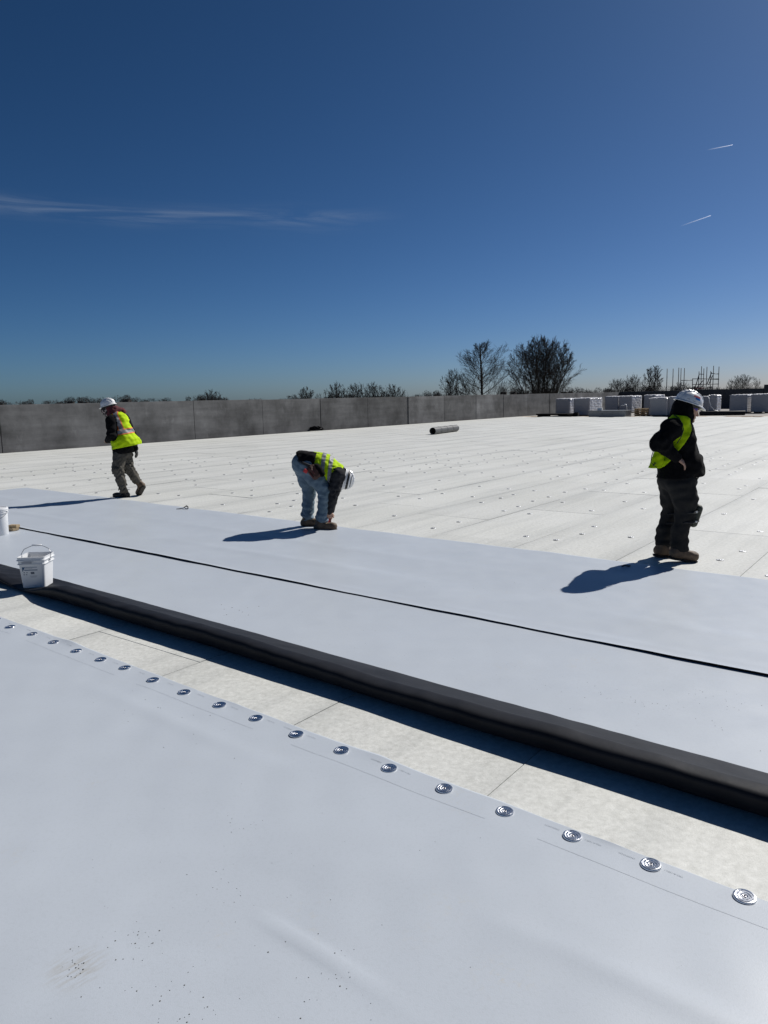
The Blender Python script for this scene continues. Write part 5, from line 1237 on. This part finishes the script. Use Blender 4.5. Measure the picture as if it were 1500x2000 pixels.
small = [(884, 722, 130, 46, 'thin low bare tree at the left foot of the single-trunk tree'), (1236, 735, 190, 55, 'thin bare tree between the broad tree and the medium tree'), (598, 757, 120, 52, 'sparse leafless sapling clump, leftmost above the wall middle'), (655, 750, 115, 50, 'spiky leafless sapling second from the left above the wall'), (692, 750, 118, 50, 'bare sapling third from the left above the wall'), (728, 748, 118, 52, 'bare sapling fourth from the left above the wall, the tallest of them'), (768, 753, 116, 55, 'bare spreading sapling at the right end of the row above the wall'), (1452, 734, 180, 60, 'faint bare tree right of the scaffold near the picture edge'), (1330, 748, 200, 40, 'small bare tree seen between the scaffold posts'), (410, 766, 150, 55, 'rounded bare thicket tree above the wall, right of the walking worker'), (1205, 742, 210, 40, 'small thin bare tree left of the medium tree')]
for i, (x, y, Y, wp, lab) in enumerate(small):
    tree('bare_sapling', x, y - 3, Y, wp * 1.35, lab, 40 + i, 'bare saplings behind the wall', stems=9, limbs=8, sub=6, twigs=4, trunk_h=0.5, r0=0.13, twiglet=2, lean=0.5, tw=0.018)
# far wood on the horizon: one twiggy mass
g_ = np.random.RandomState(5); Vt = []; Ft = []
prof_ = [(-60, 25, 780), (25, 62, 781), (88, 135, 780), (130, 200, 775), (215, 262, 772), (250, 335, 777), (365, 392, 775), (385, 440, 771), (485, 565, 779), (565, 640, 774), (640, 800, 770), (800, 880, 768), (830, 862, 763), (980, 1150, 757), (1130, 1200, 758), (1180, 1300, 754), (1290, 1420, 754), (1410, 1560, 755)]
for x0, x1, yt in prof_:
    nclump = int((x1 - x0) / 5) + 2
    for _ in range(nclump):
        x = g_.uniform(x0, x1); Y = g_.uniform(280, 420); yy = yt + g_.uniform(-1.5, 7); top = at(x, yy, Y); rad = Y / FPX * g_.uniform(5, 11)
        n_ = 260; d_ = g_.normal(size=(n_, 3)); d_ /= np.linalg.norm(d_, axis=1)[:, None]; c_ = np.array([top.x, top.y, top.z - rad]) + d_ * (rad * g_.uniform(0.2, 1, n_) ** 0.5)[:, None] * np.array([1.3, 1, 1])
        for c3 in c_:
            a_ = g_.normal(size=(2, 3)) * Y / FPX * 0.8; a_[1] *= 0.3; a_[0, 2] = abs(a_[0, 2]) * 2.0; i0 = len(Vt); Vt += [c3 - a_[1], c3 + a_[1], c3 + a_[0]]; Ft.append((i0, i0 + 1, i0 + 2))
        i0 = len(Vt)   # the dense lower part of the clump
        for q in range(6): Vt.append(np.array([top.x + rad * 1.1 * math.cos(q * 1.047), top.y + rad * math.sin(q * 1.047), top.z - rad * 1.5]))
        for q in range(6): Vt.append(np.array([top.x + rad * 1.3 * math.cos(q * 1.047), top.y + rad * math.sin(q * 1.047), -9.0]))
        for q in range(6): Ft += [(i0 + q, i0 + (q + 1) % 6, i0 + 6 + (q + 1) % 6), (i0 + q, i0 + 6 + (q + 1) % 6, i0 + 6 + q)]
tag(link('far_wood', mesh_np('far_wood', np.array(Vt), np.array(Ft), M_twig, False)), 'low leafless wood along the horizon', 'wood', kind='stuff')

# ================================================================== CONTRAILS
def contrail(x0, y0, x1, y1, label):
    Y = 9000; a, c = at(x0, y0, Y), at(x1, y1, Y); m = bpy.data.materials.new('contrail_vapour'); m.use_nodes = True; nt = m.node_tree
    nt.nodes.remove(nt.nodes['Principled BSDF']); tl_ = nt.nodes.new('ShaderNodeBsdfTranslucent'); df = nt.nodes.new('ShaderNodeBsdfDiffuse'); ad = nt.nodes.new('ShaderNodeAddShader'); tr_ = nt.nodes.new('ShaderNodeBsdfTransparent'); mx = nt.nodes.new('ShaderNodeMixShader')
    tl_.inputs[0].default_value = (0.9, 0.93, 1, 1); df.inputs[0].default_value = (0.9, 0.93, 1, 1); nt.links.new(tl_.outputs[0], ad.inputs[0]); nt.links.new(df.outputs[0], ad.inputs[1])
    tcn = nt.nodes.new('ShaderNodeTexCoord'); sp = nt.nodes.new('ShaderNodeSeparateXYZ'); nt.links.new(tcn.outputs['Generated'], sp.inputs[0])
    mp = nt.nodes.new('ShaderNodeMath'); mp.operation = 'POWER'; mp.inputs[1].default_value = 1.2; nt.links.new(sp.outputs[0], mp.inputs[0])
    mm = nt.nodes.new('ShaderNodeMath'); mm.operation = 'MULTIPLY'; mm.inputs[1].default_value = 0.42; nt.links.new(mp.outputs[0], mm.inputs[0]); nt.links.new(mm.outputs[0], mx.inputs[0])
    nt.links.new(tr_.outputs[0], mx.inputs[1]); nt.links.new(ad.outputs[0], mx.inputs[2]); nt.links.new(mx.outputs[0], nt.nodes['Material Output'].inputs[0])
    b = MB(); n = 12; dv = c - a; rr = Y / FPX
    b.tube([a + dv * (i / n) for i in range(n + 1)], [rr * (1.0 - 0.5 * i / n) for i in range(n + 1)], 8); tag(b.build('contrail', m, smooth='all'), label, 'contrail')
contrail(1380, 293, 1431, 283, 'short white contrail, the upper one in the right of the sky')
contrail(1328, 442, 1388, 421, 'white contrail sloping upward, the lower one in the right of the sky')

# ================================================================== SPECKS ON THE SHEETS
M_dirt = mat('dirt_specks', (0.10, 0.095, 0.085), 0.9)
def specks(parent, zf, spots, seed):
    g_ = np.random.RandomState(seed); b = MB()
    for (u, v, su, sv, n, s0, s1) in spots:
        for _ in range(n):
            uu = u + g_.normal() * su; vv = v + g_.normal() * sv; s_ = g_.uniform(s0, s1); z = float(zf(np.array([uu]), np.array([vv]))[0]) + 0.0006
            c = uv(uu, vv, z) - parent.location; a = g_.uniform(0, 6.28); e = g_.uniform(0.4, 1.0)
            pts = [(c.x + s_ * math.cos(a + q) * (1 if q in (0, 3.14) else e), c.y + s_ * math.sin(a + q) * e, c.z) for q in (0, 1.2, 2.2, 3.14, 4.4, 5.3)]
            b.add(pts + [(c.x, c.y, c.z + s_ * 0.5)], [(i, (i + 1) % 6, 6) for i in range(6)])
    o = b.build('dirt', M_dirt, parent); o['kind'] = 'stuff'
gu = lambda x, y: to_uv(ground(x, y))
sp = [(*gu(x, y), su, sv, n, s0, s1) for x, y, su, sv, n, s0, s1 in ((265, 1845, 0.05, 0.04, 26, 0.0012, 0.003), (150, 1890, 0.06, 0.03, 22, 0.0012, 0.0035), (350, 1970, 0.08, 0.05, 30, 0.001, 0.003), (640, 1905, 0.10, 0.06, 26, 0.001, 0.003), (470, 1610, 0.05, 0.04, 18, 0.001, 0.003), (300, 1850, 0.6, 0.3, 50, 0.0008, 0.002), (430, 1740, 0.08, 0.05, 14, 0.001, 0.0025), (700, 1700, 0.8, 0.4, 40, 0.0006, 0.0018), (300, 1400, 0.3, 0.12, 16, 0.002, 0.004))]
specks(near, z_near, sp, 1)
sp = [(*gu(x, y), su, sv, n, s0, s1) for x, y, su, sv, n, s0, s1 in ((1270, 1380, 0.20, 0.06, 40, 0.0012, 0.003), (1400, 1370, 0.2, 0.08, 26, 0.0012, 0.003), (1050, 1340, 0.15, 0.05, 16, 0.001, 0.003), (450, 1190, 0.15, 0.08, 10, 0.003, 0.007), (1000, 1330, 1.5, 0.3, 70, 0.001, 0.0028))]
specks(mid, z_mid, sp, 2)
specks(far_s, z_far, [(-4, 6.1, 2.5, 0.7, 60, 0.0015, 0.0035)], 3)
